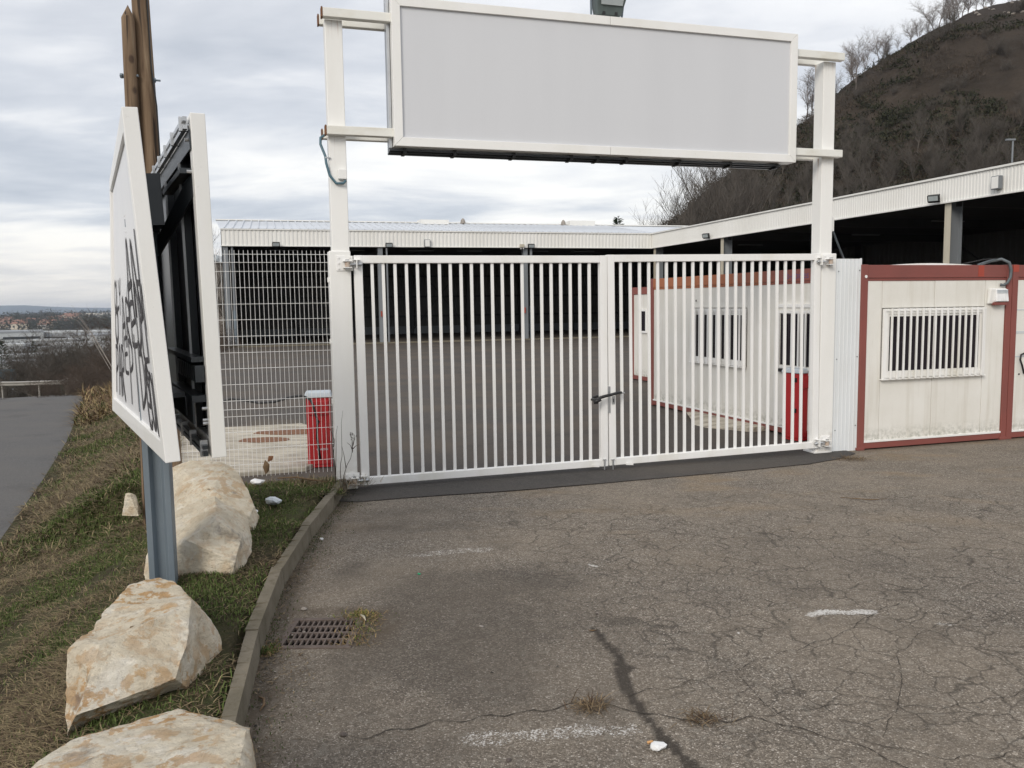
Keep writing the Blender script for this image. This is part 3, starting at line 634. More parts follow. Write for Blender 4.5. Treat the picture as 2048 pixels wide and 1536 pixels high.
def leaf_hinge(t, x, z, s):
    mb = MB(); mb.box(x - .03, x + .03, -.075, -.03, z + .035, z + .041).box(x - .006, x + .002, -.085, -.03, z - .035, z + .035)
    mb.build('hinge_bracket', M_white, t, .002)
    mb = MB(); mb.tube([(x - .085 * s, -.052, z), (x + .045 * s, -.052, z)], .010, 8).tube([(x + .018 * s, -.052, z), (x + .034 * s, -.052, z)], .019, 6).tube([(x - .020 * s, -.052, z), (x - .010 * s, -.052, z)], .019, 6)
    mb.build('hinge_bolt', M_zinc, t)
leaf_hinge(gl, .02, 1.955, 1); leaf_hinge(gl, .02, .085, 1); leaf_hinge(gr, LR - .015, 1.965, -1); leaf_hinge(gr, LR - .015, .10, -1)
# lock box, strike plate, handle on the right leaf; drop bolts
MB().box(-.012, .012, -.036, -.031, .556, .81).build('lock_plate', M_zinc, gr, .001)
mb = MB().box(.030, .060, -.034, -.0295, .635, .715); mb.build('keyhole_plate', M_zinc, gr, .002)
MB().box(.041, .049, -.0365, -.0335, .655, .690).build('keyhole', M_black, gr)
MB().tube([(.045, -.03, .742), (.045, -.07, .742)], .008).tube([(.045, -.07, .742), (.145, -.07, .745)], .008).build('handle', M_zinc, gr, smooth=True)
MB().tube([(.03, -.04, .10), (.03, -.04, .006)], .007).box(.015, .045, -.047, -.031, .10, .106).build('drop_bolt', M_zinc, gr)
MB().tube([(2.30, -.04, .10), (2.30, -.04, .006)], .007).box(2.285, 2.315, -.047, -.031, .10, .106).build('drop_bolt', M_zinc, gl)
mb = MB(); mb.box(LL - .004, LL + .012, -.025, .02, .60, .76).build('strike_plate', M_white, gl, .001)
mb = MB(); mb.beam((LL - .20, -.04, .055), (LL - .14, -.055, .05), .006, .03).beam((.10, -.055, .06), (.16, -.04, .065), .006, .03)
for xx, tt_ in ((LL - .17, gl), (.17, gr)):
    MB().beam((xx, -.032, .052), (xx + .07, -.045, .047), .008, .022).build('stop_tab', M_white, tt_)
# black sleeved cable lock
t = gthing('cable_lock', 2.4, -.05, label='black sleeved chain lock looped round the two meeting stiles of the gate', cat='lock')
mb = MB(); mb.tube([(-.02, -.03, .695), (.02, -.045, .715), (.07, -.05, .728), (.13, -.052, .738), (.19, -.05, .752), (.235, -.03, .752), (.245, .03, .745), (.22, .10, .735), (.10, .11, .72), (.0, .10, .70), (-.035, .04, .69), (-.02, -.03, .695)],
                   [.012, .015, .014, .014, .013, .013, .012, .012, .012, .012, .012, .012], 8, False)
mb.build('chain_sleeve', M_black, t, smooth=True)
mb = MB(); mb.tube([(-.045, -.035, .668), (.02, -.05, .70)], .018, 8).tube([(-.03, -.04, .70), (-.012, -.05, .66)], .012, 8); mb.build('lock_body', M_black, t, smooth=True)

def post(s0, s1, y1, ztop, sl0, sl1, sly1, label):
    t = gthing('gate_post', s0, label=label, cat='post', group='steel posts of the gate')
    x = s1 - s0
    MB().box(0, x, 0, y1, 0, ztop).build('shaft', M_postpaint, t, .006)
    MB().box(sl0 - s0, sl1 - s0, -.012, sly1, 0, 2.072).build('sleeve', M_postpaint, t, .008)
    return t
pl_ = post(0, .145, .145, 3.975, -.029, .152, .16, 'left square white post of the gate, with teal conduit and a small junction box')
pr_ = post(4.885, 5.028, .145, 3.972, 4.905, 5.08, .16, 'right square white post of the gate, rust streaks below its cross beams')
M_hinge = paint('worn_hinge', (0.50, 0.42, 0.35), (0.28, 0.16, 0.10), 0.6, 30.0)
def plate(t, x0, x1, z0, z1, cx, cz, sgn):
    MB().box(x0, x1, -.020, -.0125, z0, z1).build('hinge_plate', M_white, t, .002)
    mb = MB()
    for dx, dz in ((.02, .018), (.02, (z1 - z0) / 2), (.02, z1 - z0 - .018), (x1 - x0 - .025, z1 - z0 - .016)): bolt(mb, (x0 + dx) if sgn > 0 else (x1 - dx), -.020, z0 + dz)
    mb.build('plate_bolt', M_white, t)
    for dz in (.024, -.031): MB().box(cx - .036, cx + .036, -.088, -.019, cz + dz, cz + dz + .007).build('hinge_fork', M_white, t, .002)
    MB().tube([(cx, -.058, cz - .042), (cx, -.058, cz + .042)], .016, 8).build('hinge_pin', M_zinc, t)
    MB().tube([(cx, -.058, cz - .021), (cx, -.058, cz + .021)], .021, 12).build('hinge_eye', M_hinge, t)
plate(pl_, .028, .168, 1.903, 2.030, .118, 1.955, 1); plate(pl_, .040, .168, .040, .150, .12, .085, 1)
plate(pr_, .022, .152, 1.935, 2.058, .090, 1.985, -1); plate(pr_, .035, .160, .055, .190, .095, .115, -1)
MB().box(.068, .140, -.045, -.001, 2.668, 2.752).build('junction_box', M_frame, pl_, .006)
MB().tube([(.13, -.03, 2.66), (.11, -.03, 2.635), (.05, -.02, 2.635), (.0, -.012, 2.70), (-.025, -.01, 2.80), (-.03, 0, 2.86), (-.065, .02, 2.96), (-.06, .06, 3.02), (-.02, .08, 3.05)], .011, 8).build('conduit', M_bluecable, pl_, smooth=True)
MB().box(-.035, .01, -.014, .0, 2.84, 2.852).build('conduit_clip', M_zinc, pl_)
MB().box(.143, .19, .03, .11, 2.30, 2.45).build('junction_box', M_frame, pr_, .006); MB().box(.143, .165, .03, .08, 2.12, 2.22).build('switch_box', M_frame, pr_, .004)
for o_, z_ in ((pr_, 0),):
    MB().box(-.03, .16, -.02, .17, 0, .025).build('base_plate', M_white, o_, .002)
# overhead sign
sg = gthing('overhead_sign', .539, label='long blank white sign board in a cream frame spanning above the gate', cat='sign')
W = 4.495 - .539; zb, zt = 2.948, 4.168; fr = .074; yf, yb_ = -.12, .02
def mitred(name, poly, y0, y1, mat, par): MB().prism(poly, y0, y1).build(name, mat, par, .003)
mid = 1.981
mitred('frame_strip', [(0, zb), (fr, zb + fr), (fr, zt - fr), (0, zt)], yf, yb_, M_frame, sg)
mitred('frame_strip', [(W, zb), (W, zt), (W - fr, zt - fr), (W - fr, zb + fr)], yf, yb_, M_frame, sg)
for a, b in ((0, mid - .0015), (mid + .0015, W)):
    mitred('frame_strip', [(a + .002 if a == 0 else a, zt), (a + (fr if a == 0 else 0), zt - fr), (b - (fr if b == W else 0), zt - fr), (b - (.002 if b == W else 0), zt)], yf + .0005, yb_, M_frame, sg)
    mitred('frame_strip', [(a + .002 if a == 0 else a, zb), (b - (.002 if b == W else 0), zb), (b - (fr if b == W else 0), zb + fr), (a + (fr if a == 0 else 0), zb + fr)], yf + .0005, yb_, M_frame, sg)
MB().box(fr - .01, W - fr + .01, -.098, -.09, zb + fr - .01, zt - fr + .01).build('face_panel', M_screen, sg)
MB().box(-.022, W - .05, .022, .09, zb - .0, zt + .02).build('light_box', M_darkmetal, sg, .003)
mb = MB(); mb.box(-.03, -.006, -.02, .03, zb, zt).box(-.03, -.0225, .05, .09, zb - .02, zt + .03); mb.build('side_channel', M_zinc, sg)
mb = MB()
for yy_, zz_, hh in ((-.02, zb - .010, .016), (.03, zb - .022, .014), (.075, zb - .026, .018)): mb.box(-.03, W - .12, yy_ - .018, yy_ + .018, zz_ - hh, zz_)
mb.build('lower_rail', M_darkmetal, sg, .001)
for x in (.10, .54, 1.08, 1.63, 1.89, 2.18, 2.73, 3.28, 3.80):
    MB().box(x - .014, x + .014, -.04, .10, zb - .050, zb - .004).build('rail_clamp', M_black, sg)
for z0, z1 in ((3.972, 4.045), (3.028, 3.100)):
    MB().box(-.558, W + .58, -.075, -.003, z0, z1).build('cross_beam', M_beam, sg, .005)
    MB().box(-.558 - .012, -.558, -.078, -.0, z0 - .003, z1 + .003).build('beam_end', M_rust, sg)
    MB().box(-.571, W + .565, .148, .215, z0 + .004, z1 + .012).build('cross_beam', M_beam, sg, .005)
    MB().box(-.582, -.5715, .146, .217, z0 + .002, z1 + .014).build('beam_end', M_rust, sg)
# floodlight on top
fl = gthing('floodlight', 2.54, .02, label='grey-green box floodlight on brackets on top of the overhead sign', cat='floodlight')
mb = MB(); mb.hexa([(-.115, -.075, 4.20), (.115, -.075, 4.20), (.115, .03, 4.21), (-.115, .03, 4.21), (-.15, -.14, 4.36), (.15, -.14, 4.36), (.15, .06, 4.44), (-.15, .06, 4.44)]); mb.build('housing', paint('floodlight_green_grey', (0.11, 0.14, 0.135), (0.08, 0.10, 0.10), 0.5, 6.0), fl, .006)
MB().add([(-.10, -.118, 4.275), (.11, -.118, 4.275), (.12, -.147, 4.37), (-.11, -.147, 4.37)], [(0, 1, 2, 3)]).build('lens', M_lampglass, fl)
for x in (-.165, .165):
    MB().beam((x * .9, .0, 4.17), (x, -.03, 4.40), .03, .008, (1, 0, 0)).build('bracket', M_galv, fl)
for x in (-.06, .06): MB().box(x - .012, x + .012, -.09, -.074, 4.20, 4.225).build('foot_clip', M_black, fl)

# ================================================================ welded mesh fence
t = gthing('mesh_fence', -.03, label='white welded wire mesh fence panel left of the gate post', cat='fence', y=.07)
ZH = [2.045, 1.976, 1.903, 1.768, 1.632, 1.501, 1.363, 1.292, 1.226, 1.091, .958, .820, .750, .687, .553, .407, .272]
bend = {1.976: 1, 1.292: 1, .750: 1}
x1 = -1.47
def foldy(z):
    for c in (1.976, 1.292, .750):
        if abs(z - c) < .07: return -.028 * (1 - abs(z - c) / .07)
    return 0.0
for z in ZH:
    MB().tube([(0, foldy(z) - .004, z), (x1, foldy(z) - .004, z)], .0020, 5).build('horizontal_wire', M_white, t)
zs = sorted(set([2.078, .16] + [v for c in (1.976, 1.292, .750) for v in (c - .07, c, c + .07)])); mw = None; x = -.033
while x > x1:
    if mw is None:
        o = MB().tube([(0, foldy(z), z) for z in zs], .0018, 5).build('vertical_wire', M_white, t); mw = o.data
    else: o = bpy.data.objects.new('vertical_wire', mw); C.objects.link(o); o.parent = t
    o.location = (x, 0, 0); x -= .0366
for z in (1.83, 1.30, .78, .35): MB().box(-.012, .012, -.02, .02, z - .02, z + .02).build('fence_clip', M_white, t)
MB().box(x1 - .05, x1, -.025, .025, 0, 2.10).build('fence_post', M_white, t, .004)
# ================================================================ corrugated filler panel
t = gthing('sheet_panel', 5.08, .02, label='bluish white ribbed sheet panel closing the gap between gate post and cabin', cat='panel')
pr2 = []; x = 0
while x < .325:
    pr2 += [(x, 0), (x + .034, 0), (x + .038, -.006), (x + .044, -.006), (x + .048, 0)]; x += .048
pr2 = [p for p in pr2 if p[0] <= .325] + [(.325, 0)]
v = [(x, y, z) for z in (.0, 2.02) for x, y in pr2]; n = len(pr2)
MB().add(v, [(i, i + 1, n + i + 1, n + i) for i in range(n - 1)]).add([(0, .012, 0), (.325, .012, 0), (.325, .012, 2.02), (0, .012, 2.02)], [(0, 1, 2, 3)]).build('ribbed_sheet', M_sheet, t)
mb = MB()
for x, z in ((.05, 1.89), (.05, .98), (.05, .23), (.31, 1.90), (.305, 1.0), (.305, .27)): bolt(mb, x, -.002, z, .006, .006)
mb.build('screws', M_cable, t)
MB().box(.318, .329, -.012, .01, .0, 2.025).build('edge_trim', M_sheet, t)

# ================================================================ cabins
def text_mesh(name, body, size, mat, parent, loc, rot, ext=.0008):
    cu = bpy.data.curves.new(name, 'FONT'); cu.body = body; cu.size = size; cu.extrude = ext
    o = bpy.data.objects.new(name, cu); C.objects.link(o); bpy.context.view_layer.update()
    me = bpy.data.meshes.new_from_object(o); bpy.data.objects.remove(o); me.name = name
    me.materials.clear(); me.materials.append(mat)
    o = bpy.data.objects.new(name, me); C.objects.link(o); o.parent = parent; o.location = loc; o.rotation_euler = rot
    return o
HC = 1.955
def window(par, f, x0, x1, z0, z1, nb, yo=0):
    """f maps (along, out, z) -> local; frame proud of the wall"""
    def bx(mb, a, b, o0, o1, c, d): return mb.hexa([f(a, o0, c), f(b, o0, c), f(b, o1, c), f(a, o1, c), f(a, o0, d), f(b, o0, d), f(b, o1, d), f(a, o1, d)])
    w = bx(MB(), x0, x1, .004, .010, z0, z1).build('window', M_glass, par)
    wd = x1 - x0
    mb = MB(); fw = .055
    bx(mb, x0, x0 + fw, .002, .03, z0, z1); bx(mb, x1 - fw, x1, .002, .03, z0, z1); bx(mb, x0 + fw, x1 - fw, .002, .029, z1 - fw, z1); bx(mb, x0 + fw, x1 - fw, .002, .029, z0, z0 + fw)
    bx(mb, x0 - .01, x1 + .01, .0, .042, z0 - .014, z0 - .0005); mb.build('window_frame', M_white, w, .002)
    mb = MB(); xm = (x0 + x1) / 2; sw = .026
    for a, b, o in ((x0 + fw, xm + .018, .020), (xm - .018, x1 - fw, .014)):
        bx(mb, a, a + sw, .008, o, z0 + fw, z1 - fw); bx(mb, b - sw, b, .008, o, z0 + fw, z1 - fw); bx(mb, a + sw, b - sw, .008, o - .001, z1 - fw - sw, z1 - fw); bx(mb, a + sw, b - sw, .008, o - .001, z0 + fw, z0 + fw + sw)
    mb.build('sash', M_white, w)
    for i in range(nb):
        a = x0 + .085 + (wd - .15) * i / (nb - 1)
        bx(MB(), a - .010, a + .010, .044, .060, z0 - .006, z1 + .004).build('window_bar', M_white, w, .0015)
    for zz in (z1 - .025, z0 + .012): bx(MB(), x0 + .02, x1 - .02, .040, .0435, zz, zz + .013).build('bar_rail', M_white, w)
    return w
CA = gthing('site_cabin', 5.40, label='white site cabin with red-brown frame, barred window facing the forecourt beside the gate', cat='cabin')
WC, LC = 2.10, 4.46; SH = -.0425
ff = lambda a, o, z: (a, -o, z)                       # front face: along x, outward -y
fs = lambda a, o, z: (SH * a - o, a, z)               # side face: along y (skewed), outward -x
def cb(mb, f, a, b, o0, o1, c, d): return mb.hexa([f(a, o0, c), f(b, o0, c), f(b, o1, c), f(a, o1, c), f(a, o0, d), f(b, o0, d), f(b, o1, d), f(a, o1, d)])
cb(MB(), ff, .09, 2.01, -.09, -.03, .10, HC - .10).build('wall_core', M_cabin, CA)
cb(MB(), fs, .09, LC - .09, -.09, -.03, .10, HC - .10).build('wall_core', M_cabin, CA)
def cabin_face(par, f, a0, a1, seams, w, redmat):
    e = sorted([a0] + seams + [a1])
    for i, (a, b) in enumerate(zip(e, e[1:])):
        if w and a >= w[0] - .02 and b <= w[1] + .02:
            cb(MB(), f, a + .003, b - .003, -.035, -.002 - .001 * (i % 2), w[3], HC - .165).build('wall_panel', M_cabin, par, .002)
            cb(MB(), f, a + .003, b - .003, -.035, -.002 - .001 * (i % 2), .09, w[2]).build('wall_panel', M_cabin, par, .002)
        else: cb(MB(), f, a + .003, b - .003, -.035, -.0005 - .001 * (i % 2), .09, HC - .165).build('wall_panel', M_cabin, par, .002)
    mb = cb(MB(), f, a0, a1, -.03, .012, HC - .135, HC - .0); mb.build('roof_beam', redmat, par, .003)
    cb(MB(), f, a0, a1, -.03, .004, HC - .165, HC - .1375).build('beam_lip', redmat, par, .002)
    cb(MB(), f, a0, a1, -.03, .008, .015, .078).build('base_beam', M_redpaint, par, .003)
    cb(MB(), f, a0, a1, -.028, .014, .080, .100).build('drip_strip', M_white, par, .001)
# front face x .09..1.93 ; posts
cabin_face(CA, ff, .078, 1.925, [.272, .955, 1.64], (.272, 1.64, .74, 1.505), M_redpaint)
window(CA, ff, .275, 1.640, .755, 1.495, 16)
for a, b in ((-.0, .077),):
    mb = MB().box(a, b, -.014, .08, 0, HC + .004); mb.build('corner_post', M_redpaint, CA, .004)
MB().box(1.926, 2.0, -.014, .08, 0, HC + .004).build('corner_post', M_redpaint, CA, .004)
MB().box(-.004, .085, -.018, .06, 0, .03).build('corner_foot', M_redpaint, CA, .004); MB().box(1.915, 2.006, -.018, .06, 0, .03).build('corner_foot', M_redpaint, CA, .004)
MB().box(1.52, 1.60, -.0135, -.0125, HC - .125, HC - .005).build('repainted_patch', M_redbright, CA)
mb = MB(); mb.tube([(.045, -.016, HC - .12), (.045, -.020, HC - .12)], .016, 12); mb.build('round_label', M_white, CA)
# orange faded side beam
M_orange = None
mo = MT('faded_orange_beam', 0.6); sy = mo.nt.nodes.new('ShaderNodeSeparateXYZ'); mo.L(mo.tc.outputs['Object'], sy.inputs[0])
fa = mo.math('ADD', mo.math('MULTIPLY', mo.noise(2.5, 4, 0.6), .9), mo.math('MULTIPLY', sy.outputs[1], .16)); mo.color(mo.ramp(fa, [(0.60, (0.24, 0.075, 0.060)), (0.95, (0.38, 0.135, 0.060))])); M_orange = mo.m
cabin_face(CA, fs, .078, LC - .078, [.60, 1.372, 1.974, 2.623, 3.286], (1.974, 3.286, .74, 1.515), M_orange)
window(CA, fs, 1.98, 3.28, .755, 1.500, 12)
mb = MB(); cb(mb, fs, LC - .077, LC, -.08, .014, 0, HC + .004); mb.build('corner_post', M_redpaint, CA, .004)
mb = MB(); cb(mb, fs, 0, LC, .0, .0, HC, HC + .001)
# door
D = cb(MB(), fs, .63, 1.34, .001, .022, .105, 1.52).build('door', M_cabin, CA, .003)
cb(MB(), fs, .70, 1.27, .0225, .026, .84, 1.44).build('door_glass', M_glass, D)
mb = MB(); cb(mb, fs, .60, .64, .0, .035, .10, 1.555); cb(mb, fs, 1.33, 1.37, .0, .035, .10, 1.555); cb(mb, fs, .64, 1.33, .0, .035, 1.515, 1.555); mb.build('door_frame', M_white, D, .002)
mb = MB()
for a in (.68, .80, .92, 1.04, 1.16, 1.28): cb(mb, fs, a - .012, a + .012, .040, .052, .80, 1.48)
cb(mb, fs, .66, 1.30, .027, .0395, .80, .83); cb(mb, fs, .66, 1.30, .027, .0395, 1.45, 1.48); mb.build('door_grille', M_white, D)
mb = MB(); cb(mb, fs, 1.22, 1.27, .022, .06, .755, .79); cb(mb, fs, 1.16, 1.25, .05, .062, .765, .78); mb.build('handle', M_black, D, .003)
text_mesh('logo', 'b-portes', .115, M_logo, CA, (SH * 1.17 - .0130, 1.20, HC - .105), (math.pi / 2, 0, -math.pi / 2 + .0425))
mb = MB(); cb(mb, fs, 3.165, 3.185, .0, .004, 1.60, 1.625); mb.build('wall_hole', M_black, CA)
# body and roof
MB().hexa([(.04, .04, .06), (1.96, .04, .06), (1.96 + SH * LC, LC - .04, .06), (.04 + SH * LC, LC - .04, .06), (.04, .04, HC - .03), (1.96, .04, HC - .03), (1.96 + SH * LC, LC - .04, HC - .03), (.04 + SH * LC, LC - .04, HC - .03)]).build('body', M_cabin, CA)
mb = MB(); nseg = 10
prof_ = [(.10 + 1.8 * i / nseg, HC - .02 + .045 * math.sin(math.pi * i / nseg)) for i in range(nseg + 1)]
mb.prism(prof_ + [(1.9, HC - .03), (.1, HC - .03)], .10, LC - .1).build('roof', M_white, CA)
# alarm siren
t = gthing('alarm_siren', 7.19, -.0, label='white alarm siren box with red base, below the roof beam of the cabin', cat='siren')
MB().hexa([(-.13, -.03, 1.53), (.10, -.03, 1.53), (.10, -.001, 1.53), (-.13, -.001, 1.53), (-.12, -.05, 1.70), (.10, -.05, 1.70), (.10, -.001, 1.70), (-.12, -.001, 1.70)]).build('housing', M_frame, t, .012)
MB().hexa([(-.06, -.075, 1.555), (.11, -.075, 1.555), (.11, -.03, 1.55), (-.06, -.03, 1.55), (-.055, -.055, 1.69), (.11, -.055, 1.69), (.11, -.03, 1.69), (-.055, -.03, 1.69)]).build('cover', M_litter, t, .008)
MB().box(-.075, .095, -.062, -.02, 1.515, 1.548).build('red_base', M_redpaint, t, .004)
mb = MB()
for k in range(4): mb.box(-.05, .10, -.066, -.06, 1.645 + k * .011, 1.650 + k * .011)
mb.build('louvre', M_capgrey, t)
t = gthing('roof_cable', 7.28, -.02, label='thick grey cable looping over the cabin roof edge beside the red joint post', cat='cable')
MB().tube([(-.06, .30, 1.97), (-.10, .12, 2.00), (-.03, .02, 2.02), (.03, -.025, 1.98), (.055, -.03, 1.90), (.05, -.03, 1.82), (.015, -.025, 1.76), (-.02, -.012, 1.735), (-.045, .012, 1.74)], .016, 8).build('cable_sleeve', M_cable, t, smooth=True)
MB().tube([(-.30, .3, 1.98), (-.20, .1, 2.02), (-.06, .05, 2.03), (.01, -.015, 1.99)], .006, 6).build('thin_wire', M_black, t)
# neighbour cabin to the right
CB = gthing('site_cabin', 7.408, label='white site cabin at the right photo edge with a black cable end on its wall', cat='cabin')
MB().box(-.0, .078, -.014, .08, 0, HC + .004).build('corner_post', M_redpaint, CB, .004)
MB().box(-.002, .078, -.0165, -.0145, HC - .075, HC).build('repainted_patch', M_redbright, CB)
cabin_face(CB, ff, .079, 1.925, [.60, 1.3], None, M_redpaint)
MB().box(1.926, 2.0, -.014, .08, 0, HC + .004).build('corner_post', M_redpaint, CB, .004)
MB().box(.04, 1.96, .04, LC - .04, .06, HC - .03).build('body', M_cabin, CB)
MB().box(.0, 2.0, .0, LC, HC - .028, HC - .001).build('roof', M_redpaint, CB)
for z in (1.455, 1.21, 1.195, .93): MB().box(.09, .42, -.0035, .0, z, z + .008).build('wall_groove', M_capgrey, CB)
MB().tube([(.20, -.03, .74), (.165, -.03, .84), (.13, -.035, .90), (.145, -.03, .955), (.20, -.02, .97), (.26, -.01, .965)], .010, 8).build('cable_end', M_black, CB, smooth=True)
MB().tube([(.155, -.001, .735), (.155, -.008, .735)], .009, 8).build('wall_hole', M_black, CB)
# rear cabin
CR = empty('site_cabin', (2.53, 17.40, 0), math.atan2(.331, .943), label='smaller looking white site cabin with orange frame, standing further back behind the first', cat='cabin')
fr_ = lambda a, o, z: (-o, -a, z)
def cabin3(par):
    f = fr_
    for a, b in zip([.08, .62, 1.3, 2.0, 2.7, 3.4], [.62, 1.3, 2.0, 2.7, 3.4, 4.05]): cb(MB(), f, a + .002, b - .002, -.03, 0, .09, HC - .20).build('wall_panel', M_cabin, par, .002)
    cb(MB(), f, .08, 4.05, -.03, .012, HC - .19, HC - .05).build('roof_beam', M_orange, par); cb(MB(), f, .08, 4.05, -.03, .01, .01, .09).build('base_beam', M_redpaint, par)
    cb(MB(), f, 0, .08, -.08, .014, 0, HC - .045).build('corner_post', M_redpaint, par); cb(MB(), f, 4.05, 4.13, -.08, .014, 0, HC - .045).build('corner_post', M_redpaint, par)
    MB().box(.03, 2.0, -4.10, -.03, .05, HC - .08).build('body', M_cabin, par)
    w = cb(MB(), f, .40, .62, .004, .01, 1.02, 1.42).build('window', M_glass, par); mb = MB()
    cb(mb, f, .36, .40, 0, .03, .98, 1.46); cb(mb, f, .62, .66, 0, .03, .98, 1.46); cb(mb, f, .40, .62, 0, .029, 1.42, 1.46); cb(mb, f, .40, .62, 0, .029, .98, 1.02); mb.build('window_frame', M_white, w)
cabin3(CR)
# plinth slabs below the long side
tag(MB().hexa([(GX0 + 5.4 * CG - .62 - .331 * 2.0, 8.706 + .943 * 2.0, -.02), (2.95, 10.1, -.02), (3.15, 10.2, -.02), (2.62, 11.7, -.02), (2.45, 11.6, .05), (2.95, 10.1, .05), (3.15, 10.2, .05), (2.62, 11.7, .05)]).build('concrete_plinth', M_slab), 'low pale concrete slab at the foot of the cabin wall behind the gate', 'slab')

# ================================================================ red barrier housings
def barrier(x, y, rz, w, d, h, label, front):
    t = empty('barrier_housing', (x, y, 0), rz, label=label, cat='barrier', group='red parking barrier housings')
    MB().box(-w / 2, w / 2, -d / 2, d / 2, .02, h).build('cabinet', M_redmachine, t, .012)
    MB().box(-w / 2 - .004, w / 2 + .004, -d / 2 - .004, d / 2 + .004, 0, .02).build('base', M_redmachine, t)
    MB().hexa([(-w / 2 - .02, -d / 2 - .02, h + .001), (w / 2 + .02, -d / 2 - .02, h + .001), (w / 2 + .02, d / 2 + .02, h + .001), (-w / 2 - .02, d / 2 + .02, h + .001),
               (-w / 2 - .005, -d / 2 - .005, h + .055), (w / 2 + .005, -d / 2 - .005, h + .055), (w / 2 + .005, d / 2 + .005, h + .055), (-w / 2 - .005, d / 2 + .005, h + .055)]).build('cap', M_capgrey, t, .012)
    MB().box(-w / 2 + .02, w / 2 - .02, -d / 2 - .022, -d / 2 - .001, h - .17, h - .03).build('arm_mount', M_redmachine, t, .008)
    if front:
        MB().tube([(-.01, -d / 2 - .001, h - .24), (-.01, -d / 2 - .006, h - .24)], .018, 10).build('lock', M_black, t)
        MB().tube([(-.01, -d / 2 - .006, h - .24), (-.01, -d / 2 - .010, h - .24)], .008, 8).build('lock_barrel', M_zinc, t)
        text_mesh('lettering', 'CARDIN', .030, M_capgrey, t, (-.03, -d / 2 - .001, .17), (math.pi / 2, 0, 0))
    else:
        for z in (h - .07, h - .42): MB().box(-w / 2 - .012, -w / 2 + .002, -d / 2 + .03, -d / 2 + .06, z - .03, z + .02).build('latch', M_black, t, .003)
        MB().box(-.06, .0, -d / 2 - .003, -d / 2 - .001, h - .14, h - .05).build('plate_label', M_pebble, t)
    return t
barrier(-1.955, 8.32, GYAW - .1, .235, .22, .70, 'red barrier housing with grey cap standing behind the mesh fence', True)
barrier(3.30, 9.52, .50, .235, .235, .77, 'red barrier housing with grey cap behind the right end of the gate', False)
t = empty('black_hose', (-2.0, 8.1, 0), 0, label='black hose hanging from the red barrier housing and sagging behind the mesh fence', cat='hose')
MB().tube([(.10, -.02, .10), (.075, -.02, .32), (.085, -.02, .48), (.055, -.03, .63), (.02, -.02, .70), (-.06, 0, .735), (-.18, .02, .72), (-.36, .1, .665), (-.55, .2, .645), (-.72, .25, .67), (-.86, .3, .68), (-1.0, .3, .64), (-1.2, .35, .60), (-1.5, .4, .62)], .012, 8).build('hose', M_black, t, smooth=True)
# peeling pale slab behind the fence
mb = MB(); poly = [(-4.4, 10.6), (-3.86, 10.85), (-2.86, 11.15), (-2.66, 10.9), (-2.30, 9.6), (-1.99, 8.25), (-2.04, 8.05), (-2.84, 7.75), (-3.3, 7.55), (-3.7, 8.7)]
mb.prism(poly, -.02, .035, 'xy'); tag(mb.build('concrete_slab', M_slab, bevel=.01), 'pale peeling concrete slab lying in the yard behind the mesh fence', 'slab')
for (x, y, a, b, r_) in ((-2.80, 10.35, .46, .10, .25), (-2.95, 9.75, .30, .085, .2)):
    mb = MB(); mb.prism([(x + a * math.cos(k * .524) * (1 + .1 * math.sin(k * 3)), y + b * 2.2 * math.sin(k * .524)) for k in range(12)], .036, .041, 'xy')
    tag(mb.build('rusty_grid', M_rust), 'rusty brown oval patch of old grating let into the pale slab' + (', larger and further one' if a > .4 else ', smaller and nearer one'), 'grating')

# ================================================================ open hangar (L shaped)
HYAW = .282; HO = (-11.6, 33.8, 0); HL = 18.95
hg = empty('hangar', HO, HYAW, label='white L-shaped open-fronted hangar with dark interior at the back of the yard', cat='hangar')
ch, sh_ = math.cos(HYAW), math.sin(HYAW)
def hw(s, y, z=0): return (HO[0] + s * ch - y * sh_, HO[1] + s * sh_ + y * ch, z)
def corr(L, per, amp, z0, z1, f):
    pr_ = []; x = 0
    while x < L: pr_ += [(x, 0), (x + per * .34, 0), (x + per * .46, -amp), (x + per * .88, -amp)]; x += per
    pr_ = [p for p in pr_ if p[0] < L] + [(L, 0)]; n = len(pr_)
    return MB().add([f(x, y, z) for z in (z0, z1) for x, y in pr_], [(i, i + 1, n + i + 1, n + i) for i in range(n - 1)])
F0, F1 = 4.12, 4.74; WL_ = 30.0
corr(HL, .165, .022, F0, F1, lambda x, y, z: (x, y, z)).build('fascia', M_fascia, hg, fix=False)
corr(WL_, .10, .011, F0, F1, lambda x, y, z: (HL + y, -x, z)).build('fascia', M_fascia, hg, fix=False)
MB().box(-.03, HL - .03, -.055, .02, F1, F1 + .045).build('fascia_cap', M_fascia, hg); MB().box(HL - .055, HL + .02, -WL_, -.0, F1 + .001, F1 + .05).build('fascia_cap', M_fascia, hg)
MB().box(-.03, HL - .03, -.045, .02, F0 - .035, F0).build('fascia_foot', M_fascia, hg); MB().box(HL - .045, HL + .02, -WL_, -.0, F0 - .036, F0).build('fascia_foot', M_fascia, hg)
RZ = 5.66
MB().add([(-.05, -.05, F1 + .05), (HL + 5.8, -.05, F1 + .05), (HL + 5.8, 5.8, RZ), (-.5, 5.8, RZ), (-.05, 11.9, F1 + .05), (HL + 11.9, 11.9, F1 + .05)], [(0, 1, 2, 3), (3, 2, 5, 4)]).build('roof', M_roof, hg, fix=False)
MB().add([(HL - .05, -WL_, F1 + .055), (HL + 5.8, -WL_, RZ + .004), (HL + 5.8, 5.8, RZ + .004), (HL - .05, -.05, F1 + .055), (HL + 11.9, -WL_, F1 + .05), (HL + 11.9, 11.9, F1 + .05)], [(0, 1, 2, 3), (1, 4, 5, 2)]).build('roof', M_roof, hg, fix=False)
m = None; x = .1
